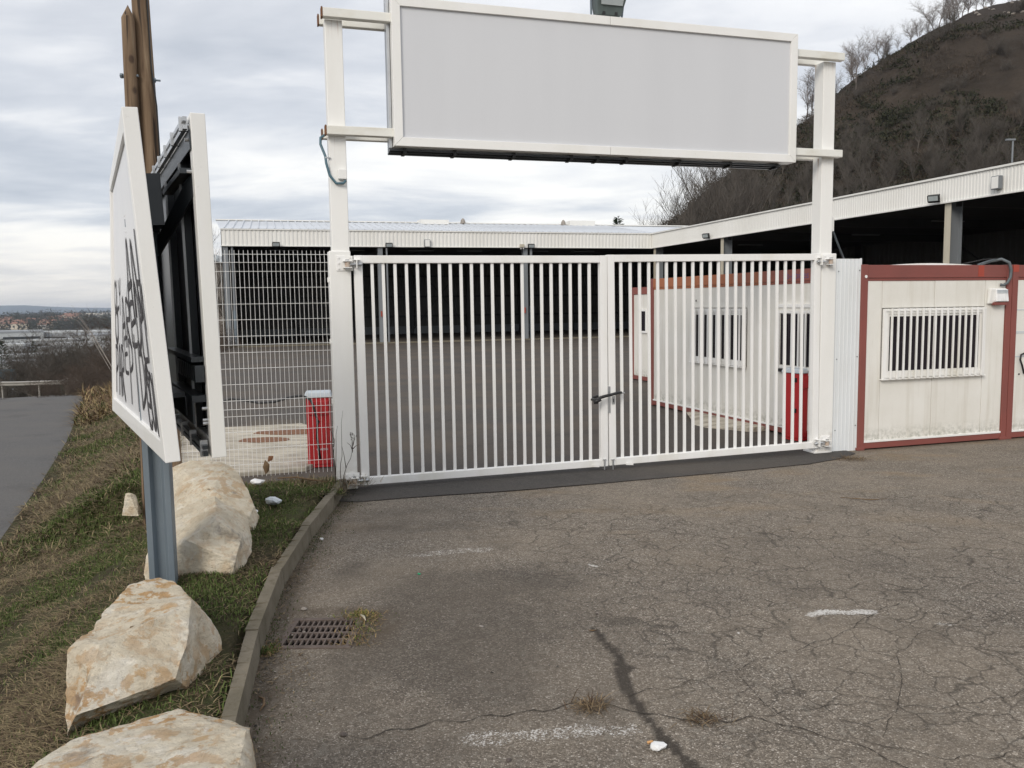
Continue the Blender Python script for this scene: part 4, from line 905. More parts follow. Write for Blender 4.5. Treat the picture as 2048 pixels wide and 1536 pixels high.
while x < HL:
    if m is None:
        o = MB().hexa([(-.02, -.05, F1 + .05), (.02, -.05, F1 + .05), (.02, 5.8, RZ), (-.02, 5.8, RZ), (-.02, -.05, F1 + .09), (.02, -.05, F1 + .09), (.02, 5.8, RZ + .05), (-.02, 5.8, RZ + .05)]).build('roof_rib', M_roof, hg); m = o.data
    else: o = bpy.data.objects.new('roof_rib', m); C.objects.link(o); o.parent = hg
    o.location = (x, 0, 0); x += .33
MB().box(-.5, HL + 5.8, 5.68, 5.95, RZ + .02, RZ + .07).build('ridge_cap', M_fascia, hg)
for x, s_ in ((5.4, .14), (11.25, .14), (16.6, .14)): MB().tube([(x, 5.6, RZ), (x, 5.6, RZ + .16), (x, 5.6, RZ + .26)], [s_, s_ * .8, .04], 8).build('roof_vent', M_pebble, hg)
MB().hexa([(9.0, 5.0, RZ - .1), (10.4, 5.0, RZ - .1), (10.4, 6.0, RZ), (9.0, 6.0, RZ), (9.0, 5.0, RZ + .12), (10.4, 5.0, RZ + .12), (10.4, 6.0, RZ + .16), (9.0, 6.0, RZ + .16)]).build('skylight', M_fascia, hg)
MB().hexa([(16.9, 5.4, RZ - .1), (18.3, 5.4, RZ - .1), (18.3, 6.4, RZ), (16.9, 6.4, RZ), (16.9, 5.4, RZ + .22), (18.3, 5.4, RZ + .22), (18.3, 6.4, RZ + .22), (16.9, 6.4, RZ + .22)]).build('skylight', M_fascia, hg)
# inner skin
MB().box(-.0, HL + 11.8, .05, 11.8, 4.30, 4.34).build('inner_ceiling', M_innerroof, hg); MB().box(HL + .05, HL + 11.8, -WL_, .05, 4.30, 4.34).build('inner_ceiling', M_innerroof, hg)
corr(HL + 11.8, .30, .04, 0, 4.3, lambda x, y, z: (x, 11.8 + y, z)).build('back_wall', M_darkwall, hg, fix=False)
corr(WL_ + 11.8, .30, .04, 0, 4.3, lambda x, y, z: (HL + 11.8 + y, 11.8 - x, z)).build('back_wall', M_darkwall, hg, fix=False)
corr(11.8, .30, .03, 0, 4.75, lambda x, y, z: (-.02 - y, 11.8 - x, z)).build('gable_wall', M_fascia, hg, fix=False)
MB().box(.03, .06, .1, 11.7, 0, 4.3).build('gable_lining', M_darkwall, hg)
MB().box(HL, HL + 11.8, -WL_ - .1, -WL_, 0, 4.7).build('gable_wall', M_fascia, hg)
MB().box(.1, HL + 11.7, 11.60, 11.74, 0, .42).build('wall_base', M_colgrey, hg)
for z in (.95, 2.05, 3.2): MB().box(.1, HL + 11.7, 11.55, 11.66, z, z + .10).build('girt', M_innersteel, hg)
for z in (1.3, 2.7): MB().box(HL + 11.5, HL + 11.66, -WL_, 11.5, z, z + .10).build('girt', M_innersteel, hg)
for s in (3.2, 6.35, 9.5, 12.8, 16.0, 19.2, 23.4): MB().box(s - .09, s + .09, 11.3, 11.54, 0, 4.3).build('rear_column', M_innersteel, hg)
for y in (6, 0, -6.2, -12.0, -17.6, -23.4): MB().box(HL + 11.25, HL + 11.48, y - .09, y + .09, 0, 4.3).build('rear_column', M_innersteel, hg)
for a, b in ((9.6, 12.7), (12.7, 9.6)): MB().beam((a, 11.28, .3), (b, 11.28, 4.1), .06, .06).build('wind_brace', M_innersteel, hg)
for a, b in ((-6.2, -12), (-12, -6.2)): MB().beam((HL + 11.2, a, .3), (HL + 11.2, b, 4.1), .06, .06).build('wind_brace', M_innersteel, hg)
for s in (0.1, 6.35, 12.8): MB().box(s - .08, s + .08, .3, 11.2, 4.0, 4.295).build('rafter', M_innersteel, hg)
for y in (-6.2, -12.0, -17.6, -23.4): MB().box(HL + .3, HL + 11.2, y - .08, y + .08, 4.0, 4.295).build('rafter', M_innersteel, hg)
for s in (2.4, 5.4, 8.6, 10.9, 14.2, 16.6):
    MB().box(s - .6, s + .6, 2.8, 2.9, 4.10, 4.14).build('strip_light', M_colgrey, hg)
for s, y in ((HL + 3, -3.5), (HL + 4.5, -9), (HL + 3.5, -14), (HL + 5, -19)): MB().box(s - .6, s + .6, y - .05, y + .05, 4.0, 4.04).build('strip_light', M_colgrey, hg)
def hcol(x, y, along, cream):
    mb = MB()
    if along == 'x':      # flange faces seen from the yard side
        mb.box(x - .10, x + .10, y, y + .016, 0, F0).box(x - .10, x + .10, y + .26, y + .276, 0, F0).box(x - .008, x + .008, y + .016, y + .26, 0, F0)
    else: mb.box(x, x + .016, y - .10, y + .10, 0, F0).box(x + .36, x + .376, y - .10, y + .10, 0, F0).box(x + .016, x + .36, y - .008, y + .008, 0, F0)
    return mb.build('column', M_colcream if cream else M_colgrey, hg)
for s in (.12, 6.35, 12.8): hcol(s, .04, 'x', False)
for y in (-.2, -6.2, -12.0, -17.6, -23.4):
    hcol(HL + .06, y, 'y', False)
    MB().box(HL + .045, HL + .058, y - .105, y + .105, 0, F0).build('column_flange', M_colcream, hg)
MB().tube([(.38, .10, 0), (.38, .10, 1.5)], .07, 8).build('downpipe', M_galv, hg); MB().tube([(.38, .10, 1.5), (.38, .10, 4.1)], .05, 8).build('downpipe', M_colgrey, hg)
MB().tube([(6.62, .02, 0), (6.62, .02, 4.1)], .04, 8).build('downpipe', M_colgrey, hg)
MB().tube([(13.05, .02, 1.5), (13.05, .02, 4.1)], .06, 8).build('downpipe', M_colgrey, hg); MB().box(12.98, 13.15, -.04, .10, 0, 1.5).build('pipe_guard', M_galv, hg)
MB().box(6.3, 6.36, -.02, .03, 1.15, 1.38).build('marker', M_redbright, hg); MB().box(12.70, 12.76, -.02, .03, 1.2, 1.45).build('marker', M_redbright, hg)
MB().tube([(HL - .02, -12.35, 0), (HL - .02, -12.35, 3.75), (HL + .05, -12.35, 3.95)], .085, 10).build('downpipe', M_frame, hg)
MB().box(-.3, HL + .2, -.02, .30, -.02, .05).build('sill', M_kerb, hg)
def flood(p, rz, tilt, label):
    t = empty('floodlight', p, rz, label=label, cat='floodlight', group='black floodlights along the hangar fascia')
    MB().hexa([(-.15, -.05, -.07), (.15, -.05, -.07), (.15, .04, -.10), (-.15, .04, -.10), (-.15, -.10, .08), (.15, -.10, .08), (.15, .0, .12), (-.15, .0, .12)]).build('housing', M_black, t, .008)
    MB().add([(-.12, -.0555, -.055), (.12, -.0555, -.055), (.12, -.097, .065), (-.12, -.097, .065)], [(0, 1, 2, 3)]).build('lens', M_lampglass, t)
    MB().box(-.03, .03, .02, .12, -.02, .02).build('bracket', M_black, t); return t
for s, lb in ((2.1, 'black floodlight under the hangar fascia, leftmost, above the mesh fence'), (6.7, 'black floodlight on the hangar fascia just right of the left gate post'), (13.0, 'black floodlight on the hangar fascia above the grey column seen through the left leaf')):
    flood(hw(s, -.15, F0 + .02), HYAW, 0, lb)
for y, lb in ((-5.35, 'black floodlight on the sloping-looking wing fascia above the right gate leaf'), (-17.35, 'black floodlight on the wing fascia at the far right, above the cream and grey column')):
    flood(hw(HL - .18, y, F0 + .10), HYAW - 1.1, 0, lb)
for p, lb, k in ((hw(8.35, -.09, F0 + .13), 'small grey metal box on the hangar fascia above the gate', 0), (hw(HL - .09, -19.25, F0 + .26), 'grey metal box on the wing fascia near the right edge of the photo', 1)):
    t = empty('junction_box', p, HYAW - (math.pi / 2 if k else 0), label=lb, cat='box'); MB().box(-.12, .12, -.07, .05, -.16, .16).build('box_body', M_colgrey, t, .01); MB().box(-.10, .10, -.075, -.0705, -.14, .14).build('box_lid', M_frame, t, .004)
t = empty('motion_sensor', hw(12.6, -.10, F0 - .02), HYAW, label='small cream sensor with two short legs hanging under the hangar fascia', cat='sensor')
MB().box(-.10, .10, -.05, .05, .0, .14).build('sensor_body', M_colcream, t, .01); MB().box(-.07, -.04, -.02, .02, -.08, 0).box(.04, .07, -.02, .02, -.08, 0).build('sensor_leg', M_frame, t)
t = gthing('overhead_cable', 5.03, .12, label='dark cable slung from the right gate post down to the cabin roof', cat='cable')
MB().tube([(.0, .0, 2.41), (.06, .0, 2.39), (.13, .02, 2.28), (.20, .04, 2.17), (.30, .10, 2.07), (.42, .2, 2.0), (.7, .4, 1.98)], .011, 7).build('cable', M_cable, t, smooth=True)
MB().hexa([(-.01, -.04, 2.36), (.06, -.04, 2.38), (.06, .02, 2.38), (-.01, .02, 2.36), (-.01, -.04, 2.46), (.04, -.04, 2.46), (.04, .02, 2.46), (-.01, .02, 2.46)]).build('cable_box', M_frame, t, .004)

# ================================================================ double sided roadside sign on a steel post
rs_ = empty('double_sign', (-1.90, 4.38, 0), 0, label='tall narrow-looking double-sided white sign on a galvanised post, black graffiti on the near face', cat='sign')
O0 = Vector((-1.90, 4.38, 0))
def quadmap(nt, nb, ft, fb, thick, side):
    nt, nb, ft, fb = (Vector(p) for p in (nt, nb, ft, fb)); nrm = ((ft - nt).cross(nb - nt)).normalized() * side
    def f(u, v, w):       # u 0 near ..1 far, v 0 bottom ..1 top, w outwards from the face
        return (nb.lerp(nt, v)).lerp(fb.lerp(ft, v), u) + nrm * w - O0
    return f
fA = quadmap((-1.609, 3.55, 2.441), (-1.506, 3.55, .934), (-2.588, 5.48, 2.443), (-2.660, 5.48, .935), .055, 1)
test = fA(.5, .5, .1) - fA(.5, .5, 0)
if test.x > 0: fA = quadmap((-1.609, 3.55, 2.441), (-1.506, 3.55, .934), (-2.588, 5.48, 2.443), (-2.660, 5.48, .935), .055, -1)
bB = ((-1.381, 3.70, 2.448), (-1.357, 3.70, .926), (-2.375, 5.60, 2.446), (-2.372, 5.60, .928))
fB = quadmap(*bB, .055, 1)
if (fB(.5, .5, .1) - fB(.5, .5, 0)).x < 0: fB = quadmap(*bB, .055, -1)
def qb(f, u0, u1, v0, v1, w0, w1, mb=None):
    mb = mb or MB(); return mb.hexa([f(u0, v0, w0), f(u1, v0, w0), f(u1, v0, w1), f(u0, v0, w1), f(u0, v1, w0), f(u1, v1, w0), f(u1, v1, w1), f(u0, v1, w1)])
UW, VW = .055, .058
for f, nm in ((fA, 'A'), (fB, 'B')):
    w0, w1 = (-.062, 0.0) if nm == 'A' else (-.0, .062)
    qb(f, 0, UW * .7, 0, 1, w0, w1).build('frame_strip', M_frame, rs_, .003); qb(f, 1 - UW * .7, 1, 0, 1, w0, w1).build('frame_strip', M_frame, rs_, .003)
    qb(f, UW * .7, 1 - UW * .7, 1 - VW, 1, w0, w1 - .0005).build('frame_strip', M_frame, rs_, .003); qb(f, UW * .7, 1 - UW * .7, 0, VW, w0, w1 - .0005).build('frame_strip', M_frame, rs_, .003)
    fw = -.016 if nm == 'A' else .046
    mf = MB(); ng = 14
    for i in range(ng):
        for j in range(ng):
            u0_, u1_ = (UW * .6 + (1 - UW * 1.2) * q / ng for q in (i, i + 1)); v0_, v1_ = (VW * .8 + (1 - VW * 1.6) * q / ng for q in (j, j + 1))
            mf.add([f(u0_, v0_, fw), f(u1_, v0_, fw), f(u1_, v1_, fw), f(u0_, v1_, fw)], [(0, 1, 2, 3)])
    mf.build('face_panel', M_litter if nm == 'B' else paint('sign_face_white', (0.74, 0.74, 0.75), (0.67, 0.67, 0.69), 0.35, 2.0), rs_)
# dark rear structure of both halves
def rail(f, u0, u1, v, w, h, d, name='rear_rail', mat=None): return qb(f, u0, u1, v - h / 2, v + h / 2, w - d, w).build(name, mat or M_darkmetal, rs_)
b0 = -.0
qb(fB, .02, .98, .03, .97, .030, .034).build('back_sheet', M_darkmetal, rs_)
qb(fA, .02, .98, .03, .97, -.054, -.050).build('back_sheet', M_darkmetal, rs_)
for v in (.985, .962): qb(fB, .01, .985, v - .006, v + .006, -.030, -.012).build('rear_rail', M_zinc, rs_)
qb(fB, .01, .985, .90, .955, -.008, .0).build('rear_rail', M_darkmetal, rs_)
for v in (.012, .032): qb(fB, .01, .985, v - .006, v + .006, -.034, -.012).build('rear_rail', M_darkmetal, rs_)
for u in (.03, .20, .36, .52, .68, .84):
    qb(fB, u, u + .012, .955, .995, -.040, -.008).build('rail_clamp', M_zinc, rs_); qb(fB, u, u + .010, .0, .05, -.040, -.008).build('rail_clamp', M_zinc, rs_)
for u in (.19, .50):     # upright channels behind the face
    qb(fB, u, u + .05, .06, .93, -.006, .028).build('upright', M_darkmetal, rs_); qb(fB, u + .004, u + .010, .06, .90, -.016, -.006).build('upright_lip', M_zinc, rs_)
for i in range(9): qb(fB, .02 + i * .035, .045 + i * .035, .225, .275, -.045, -.004).build('clip', M_darkmetal, rs_, .002)
qb(fB, .03, .55, .285, .300, -.055, -.002).build('ledge', M_darkmetal, rs_)
# gusset brackets to the post
def gusset(u0, u1, va, vb, w):
    MB().hexa([fB(u0, va, w), fB(u1, vb, w - .10), fB(u1, vb, w - .09), fB(u0, va, w + .01), fB(u0, va + .075, w), fB(u1, vb + .06, w - .10), fB(u1, vb + .06, w - .09), fB(u0, va + .075, w + .01)]).build('gusset', M_darkmetal, rs_)
gusset(.03, .36, .77, .62, -.002)
qb(fB, .03, .40, .835, .85, -.05, -.002).build('ledge', M_darkmetal, rs_)
qb(fB, .03, .42, .165, .185, -.062, -.002).build('ledge', M_darkmetal, rs_); qb(fB, .03, .30, .10, .17, -.062, -.054).build('ledge_face', M_darkmetal, rs_)
qb(fA, .15, .50, .16, .175, -.16, -.055).build('ledge', M_darkmetal, rs_); qb(fA, .15, .50, .10, .16, -.165, -.158).build('ledge_face', M_darkmetal, rs_)
qb(fA, .2, .5, .70, .86, -.16, -.055).build('ledge', M_darkmetal, rs_)
for v in (.10, .145): MB().tube([fB(.03, v, -.022), fB(.03, v, .0)], .008, 6).build('bolt', M_zinc, rs_)
for v in (.84, .93, .97, .11): MB().tube([fB(.03, v, -.022), fB(.03, v, .0)], .008, 6).build('bolt', M_zinc, rs_)
# H-post
mb = MB(); pw, pd_ = .064, .070
for a in (0,):
    prof = [(-pw, -pd_), (-pw * .55, -pd_), (-pw * .30, -pd_ + .035), (pw * .30, -pd_ + .035), (pw * .55, -pd_), (pw, -pd_), (pw, pd_), (-pw, pd_)]
    mb.prism(prof, -.1, 2.27, 'xy')
o = mb.build('steel_post', M_galv, rs_, .002); o.location = (0, 0, 0); o.rotation_euler = (0, 0, .28)
for z in (1.995, 2.075): MB().box(-.070, .070, -.078, .078, z - .004, z + .004).build('clamp_band', M_zinc, rs_)
MB().box(-.068, .068, -.076, .076, 2.02, 2.06).build('post_collar', M_galv, rs_)
# graffiti as flat sprayed strokes on face A
def stroke(pts, wd):
    mb = MB(); P2 = []
    for i in range(len(pts) - 1):
        p0 = pts[max(i - 1, 0)]; p1 = pts[i]; p2 = pts[i + 1]; p3 = pts[min(i + 2, len(pts) - 1)]
        for k in range(5):
            t = k / 5; P2.append(tuple(.5 * ((2 * p1[j]) + (-p0[j] + p2[j]) * t + (2 * p0[j] - 5 * p1[j] + 4 * p2[j] - p3[j]) * t * t + (-p0[j] + 3 * p1[j] - 3 * p2[j] + p3[j]) * t ** 3) for j in (0, 1)))
    P2.append(pts[-1]); Lu, Lv = 2.18, 1.51
    for a, b in zip(P2, P2[1:]):
        d = Vector(((b[0] - a[0]) * Lu, (b[1] - a[1]) * Lv)); d = d.normalized() if d.length > 1e-6 else Vector((1, 0)); nx, ny = -d.y * wd / Lu, d.x * wd / Lv
        ex, ey = d.x * wd * .5 / Lu, d.y * wd * .5 / Lv
        mb.add([fA(a[0] - nx - ex, a[1] - ny - ey, -.0125), fA(b[0] - nx + ex, b[1] - ny + ey, -.0125), fA(b[0] + nx + ex, b[1] + ny + ey, -.0125), fA(a[0] + nx - ex, a[1] + ny - ey, -.0125)], [(0, 1, 2, 3)])
    return mb
# letters as unit strokes, (x to the right on the face, y up); the face is read from the road, far end on the left
LET = {'O': [[(.5, 1), (.05, .8), (.0, .3), (.4, 0), (.9, .2), (.95, .75), (.5, 1)]], 'L': [[(.1, 1), (.05, .4), (.1, 0), (.9, .05)]], 'I': [[(.5, 1.1), (.45, -.1)]],
       'P': [[(.1, -.1), (.15, .6), (.1, 1.05)], [(.1, 1), (.8, .95), (.85, .6), (.15, .45)]], 'A': [[(.0, -.1), (.3, .6), (.5, 1.1), (.75, .5), (.95, -.1)], [(.2, .4), (.85, .45)]],
       'R': [[(.1, -.05), (.12, 1.0), (.8, .95), (.8, .6), (.15, .5), (.95, -.1)]], 'E': [[(.9, 1), (.15, .95), (.1, .5), (.1, .02), (.95, .0)], [(.1, .5), (.8, .55)]],
       'D': [[(.1, 0), (.12, 1), (.8, .8), (.9, .3), (.1, .0)]], 'C': [[(.95, .85), (.5, 1.02), (.08, .6), (.15, .1), (.6, -.02), (.95, .15)]], 'S': [[(.9, .9), (.4, 1.05), (.1, .75), (.8, .35), (.7, 0), (.05, .05)]],
       'M': [[(.0, -.05), (.12, 1), (.5, .35), (.88, 1), (1, -.05)]], 'N': [[(.0, 0), (.08, 1), (.85, 0), (.95, 1.1)]], 'Y': [[(.0, 1), (.45, .5), (.95, 1.05)], [(.45, .5), (.4, -.15)]]}
rows = [('OLY', .06, .52, .085, .13, .011), ('AN', .52, .50, .19, .26, .018), ('O', .08, .36, .11, .15, .016), ('ARE', .30, .37, .13, .17, .013), ('DEM', .70, .34, .085, .26, .013),
        ('PAR', .07, .12, .085, .20, .013), ('E', .34, .24, .10, .15, .011), ('PID', .45, .13, .11, .24, .012), ('S', .78, .16, .06, .14, .011), ('COL', .77, .075, .062, .20, .012), ('I', .92, .33, .05, .25, .013)]
for txt, u, v, cw, chh, wd in rows:
    for k, c in enumerate(txt):
        for st_ in LET[c]:
            pts = [(1 - (u + (k + x_ * .82) * cw + rnd.uniform(-.004, .004)), v * .84 + .005 + y_ * chh * .88 + rnd.uniform(-.006, .006)) for x_, y_ in st_]
            stroke([p for p in pts], wd * 1.1).build('graffiti', M_spray, rs_, fix=False)

# ================================================================ wooden poles
def pole(x, y, ztop, r0, r1, pointed, label, lean=0):
    t = empty('wooden_pole', (x, y, 0), rnd.random() * 6, label=label, cat='pole', group='weathered round timber poles'); t.rotation_euler = (0, lean, 0)
    zs_ = list(np.linspace(-.5, ztop - (.10 if pointed else 0), 26)); n = 14; mb = MB(); b = []
    for z in zs_:
        r = r0 + (r1 - r0) * z / ztop
        for k in range(n):
            a = k / n * 6.283; rr = r * (1 + .04 * noise.noise(Vector((x * 3 + math.cos(a), math.sin(a), z * .7))) * 2); b.append((rr * math.cos(a), rr * math.sin(a), z))
    f = [(i * n + k, i * n + (k + 1) % n, (i + 1) * n + (k + 1) % n, (i + 1) * n + k) for i in range(len(zs_) - 1) for k in range(n)]
    top = len(b)
    if pointed: b.append((0, 0, ztop)); f += [((len(zs_) - 1) * n + k, (len(zs_) - 1) * n + (k + 1) % n, top) for k in range(n)]
    else: f.append(tuple((len(zs_) - 1) * n + k for k in range(n)))
    mb.add(b, f); mb.build('shaft', M_wood, t, smooth=True); return t
p1 = pole(-2.99, 6.70, 3.955, .058, .048, True, 'shorter wooden pole with pointed top, left of its taller twin', .012)
p2 = pole(-2.835, 6.80, 6.2, .088, .050, False, 'taller wooden pole running out of the photo top, right of the pointed pole', -.012)
MB().tube([(-.075, 0, 3.42), (.06, -.0, 3.42)], .010, 6).tube([(-.08, 0, 3.42), (-.062, 0, 3.42)], .020, 6).build('bolt', M_galv, p1)
MB().tube([(-.02, 0, 3.42), (.115, 0, 3.405)], .008, 6).tube([(.058, 0, 3.41), (.075, 0, 3.41)], .020, 6).build('bolt', M_galv, p2)
MB().tube([(.062, -.03, 4.4), (.062, -.03, 3.5), (.085, -.03, 3.2), (.085, -.03, 2.4), (.078, -.03, 1.6)], .006, 6).build('black_wire', M_black, p2)

# ================================================================ boulders
def boulder(name, pts, label, mat, extra, seed, amp=.035, explicit=None):
    bm = bmesh.new()
    c = Vector(tuple(sum(p[i] for p in pts) / len(pts) for i in range(3)))
    if explicit:
        vd_, fcs, apex = explicit; vv = {k: bm.verts.new(p) for k, p in vd_.items()}; vv['*'] = bm.verts.new(apex)
        for f_ in fcs: bm.faces.new([vv[k] for k in f_])
        bmesh.ops.recalc_face_normals(bm, faces=bm.faces)
    else:
        for p in pts + extra: bm.verts.new(p)
        bmesh.ops.convex_hull(bm, input=bm.verts)
    for v in [v for v in bm.verts if not v.link_faces]: bm.verts.remove(v)
    rb = random.Random(int(seed * 10)); size = max((Vector(p) - c).length for p in pts)
    for k in range(0 if explicit else 10):      # fracture planes knocking off corners
        d = Vector((rb.gauss(0, 1), rb.gauss(-.3, 1), abs(rb.gauss(.2, .8)))).normalized(); far = max(v.co.dot(d) for v in bm.verts)
        r_ = bmesh.ops.bisect_plane(bm, geom=bm.verts[:] + bm.edges[:] + bm.faces[:], plane_co=d * (far - size * rb.uniform(.015, .055)), plane_no=d, clear_outer=True)
        ed = [e for e in r_['geom_cut'] if isinstance(e, bmesh.types.BMEdge)]
        if ed: bmesh.ops.holes_fill(bm, edges=ed, sides=0)
    bmesh.ops.triangulate(bm, faces=bm.faces)
    for it in range(6):
        L_ = [e for e in bm.edges if e.calc_length() > .022 * (1.0 if it > 1 else 2)]
        if not L_: break
        bmesh.ops.subdivide_edges(bm, edges=L_, cuts=1); bmesh.ops.triangulate(bm, faces=[f for f in bm.faces if len(f.verts) > 3])
    for i in range(1): bmesh.ops.smooth_vert(bm, verts=bm.verts, factor=.12, use_axis_x=True, use_axis_y=True, use_axis_z=True)
    bm.normal_update(); off = {}
    for v in bm.verts:
        p = v.co + Vector((seed, seed * 2, 0)); q = p * 2.6
        n1_ = noise.fractal(q * 1.4, 1.0, 2.1, 4); n2_ = noise.ridged_multi_fractal(p * Vector((4.2, 4.2, 7.5)), 1.0, 2.1, 5, 1.0, 2.0); n3 = noise.fractal(p * 22, .9, 2.1, 4)
        # stepped bedding planes
        d = p.dot(Vector((.35, -.3, .88))) * 13; stp = (d - math.floor(d)); stp = (min(stp, .3) / .3) - 1
        vd = noise.voronoi(p * Vector((2.6, 2.6, 3.4)) + v.normal * .8)[0]; fac = min(vd[1] - vd[0], .45)
        off[v] = v.normal * (fac * amp * .35 + n1_ * amp * .36 + (n2_ - 1.2) * amp * .20 + n3 * .0035 + stp * .004)
    for v, o_ in off.items(): v.co += o_
    me = bpy.data.meshes.new(name); bmesh.ops.recalc_face_normals(bm, faces=bm.faces); bm.to_mesh(me); bm.free()
    for p in me.polygons: p.use_smooth = True
    me.set_sharp_from_angle(angle=math.radians(24))
    me.materials.append(mat); o = bpy.data.objects.new(name, me); C.objects.link(o)
    cc = Vector((c.x, c.y, 0)); me.transform(Matrix.Translation(-cc)); o.location = cc
    return tag(o, label, 'boulder', 'limestone boulders on the verge')
b1 = [(-1.33, 2.15, .34), (-1.34, 2.3, .33), (-1.32, 2.4, .3), (-1.27, 2.45, .29), (-1.22, 2.5, .3), (-1.13, 2.55, .31), (-1.0, 2.6, .31), (-.92, 2.55, .33), (-.83, 2.45, .35), (-.78, 2.3, .39), (-.69, 2.05, .41), (-.66, 1.95, .33), (-1.14, 1.75, .42), (-1.3, 1.9, .36), (-.76, 1.6, .39)]
boulder('boulder', b1, 'big cream boulder at the bottom edge of the photo, nearest of all', M_stone[1], [(-1.2, 2.5, .0), (-.8, 2.4, .0), (-.6, 1.6, .0), (-1.5, 1.5, .0), (-1.45, 2.2, .0), (-.95, 1.4, .35), (-.64, 1.9, .0), (-1.4, 1.7, .30)], 3.1)
b2 = [(-1.64, 2.88, .06), (-1.58, 2.93, .05), (-1.35, 3.15, .07), (-1.3, 3.2, .07), (-1.285, 3.35, .08), (-1.28, 3.5, .11), (-1.305, 3.55, .17), (-1.43, 3.65, .27), (-1.51, 3.7, .31), (-1.63, 3.85, .33), (-1.71, 3.9, .33), (-1.82, 3.8, .32), (-1.81, 3.55, .29), (-1.76, 3.35, .28), (-1.745, 3.15, .32), (-1.745, 3.1, .30), (-1.6, 3.06, .33), (-1.35, 3.26, .25), (-1.58, 2.82, .17), (-1.32, 3.06, .20)]
V2 = dict( A=(-1.636, 2.88, 0.056), B=(-1.597, 2.97, 0.032), C=(-1.358, 3.17, 0.061), D=(-1.296, 3.19, 0.071), E=(-1.293, 3.35, 0.08), F=(-1.285, 3.5, 0.114), G=(-1.311, 3.55, 0.161), H=(-1.428, 3.65, 0.256), I=(-1.525, 3.74, 0.283), J=(-1.643, 3.88, 0.304), K=(-1.72, 3.92, 0.304), L=(-1.811, 3.8, 0.309), M=(-1.782, 3.52, 0.3), N=(-1.727, 3.3, 0.291), O=(-1.713, 3.12, 0.324), P=(-1.706, 3.05, 0.313), R=(-1.57, 3.03, 0.343), S=(-1.572, 2.83, 0.162), T=(-1.563, 2.94, 0.273), U=(-1.379, 3.43, 0.359), Q=(-1.47, 3.19, 0.357), V=(-1.303, 3.17, 0.276), W=(-1.291, 3.03, 0.202) )
V3 = dict( a=(-2.154, 4.68, 0.069), b=(-2.128, 4.65, 0.04), c=(-1.861, 4.52, 0.04), d=(-1.713, 4.5, 0.048), e=(-1.588, 4.5, 0.058), f=(-1.57, 4.62, 0.086), g=(-1.557, 4.8, 0.157), h=(-1.585, 4.92, 0.23), i=(-1.637, 5.02, 0.297), j=(-1.75, 5.12, 0.391), k=(-1.866, 5.1, 0.438), l=(-1.961, 5.1, 0.414), m=(-2.075, 5.05, 0.358), n=(-2.14, 4.9, 0.274), o=(-2.155, 4.8, 0.211), p=(-1.706, 4.66, 0.393), q=(-1.581, 4.7, 0.268), r=(-1.843, 4.56, 0.307), s=(-1.543, 4.47, 0.201) )
loop2 = 'ABCDEFGHIJKLMNOP'
boulder('boulder', b2, 'cream and ochre boulder with steep front face, at the foot of the galvanised post', M_stone[0], [], 7.7, .03, (V2, ['KJIUQRNML', 'RQUVWST', 'NRO', 'ORTSAP', 'SWDCBA', 'UIHGFEV', 'VEDW'] + [loop2[i] + loop2[(i + 1) % 16] + '*' for i in range(16)], (-1.58, 3.72, -.12)))
b3 = [(-2.16, 4.7, .06), (-2.12, 4.65, .04), (-1.85, 4.5, .05), (-1.71, 4.5, .05), (-1.59, 4.5, .06), (-1.57, 4.62, .09), (-1.55, 4.8, .16), (-1.58, 4.95, .22), (-1.64, 5.05, .30), (-1.76, 5.15, .39), (-1.87, 5.1, .455), (-1.96, 5.1, .42), (-2.08, 5.05, .36), (-2.15, 4.9, .28), (-2.16, 4.8, .22), (-1.72, 4.66, .40), (-1.55, 4.62, .29), (-1.83, 4.52, .30), (-1.54, 4.43, .21)]
loop3 = 'abcdefghijklmno'
boulder('boulder', b3, 'grey-beige boulder with a ridge on its front, right behind the galvanised post', M_stone[2], [], 1.9, .028, (V3, ['mlkpr', 'kjiqp', 'rpqsedc', 'qihgfs', 'sfe', 'nmrcbao'] + [loop3[i] + loop3[(i + 1) % 15] + '*' for i in range(15)], (-1.85, 5.0, -.12)))
b4 = [(-2.36, 5.6, .26), (-2.4, 5.8, .39), (-2.47, 6.0, .45), (-2.41, 6.1, .475), (-2.09, 6.0, .475), (-2.0, 5.9, .43), (-1.85, 5.7, .33), (-1.73, 5.5, .23), (-1.70, 5.35, .18), (-1.95, 5.3, .18), (-2.21, 5.35, .23), (-2.03, 5.5, .38)]
boulder('boulder', b4, 'flat-topped pale boulder, third from the camera behind the ridged one', M_stone[3], [(-2.4, 5.5, -.05), (-1.72, 5.35, -.05), (-1.9, 6.1, -.05), (-2.4, 6.2, -.05)], 5.2, .028)
boulder('boulder', [(-2.77, 6.5, .20), (-2.8, 6.7, .30), (-2.75, 6.8, .34), (-2.66, 6.8, .31), (-2.48, 6.6, .29), (-2.42, 6.4, .22)], 'small pinkish boulder furthest back, beside the mesh fence', M_stone[2], [(-2.8, 6.4, -.05), (-2.4, 6.4, -.05), (-2.45, 6.9, 0), (-2.85, 6.9, 0)], 8.8, .02)
boulder('boulder', [(-3.14, 6.60, .12), (-3.10, 6.58, .13), (-3.06, 6.62, .10)], 'little white stone leaning on the foot of the pointed wooden pole', M_stone[2], [(-3.17, 6.58, -.06), (-3.02, 6.56, -.06), (-3.05, 6.68, -.06), (-3.15, 6.68, -.06)], 2.2, .006)
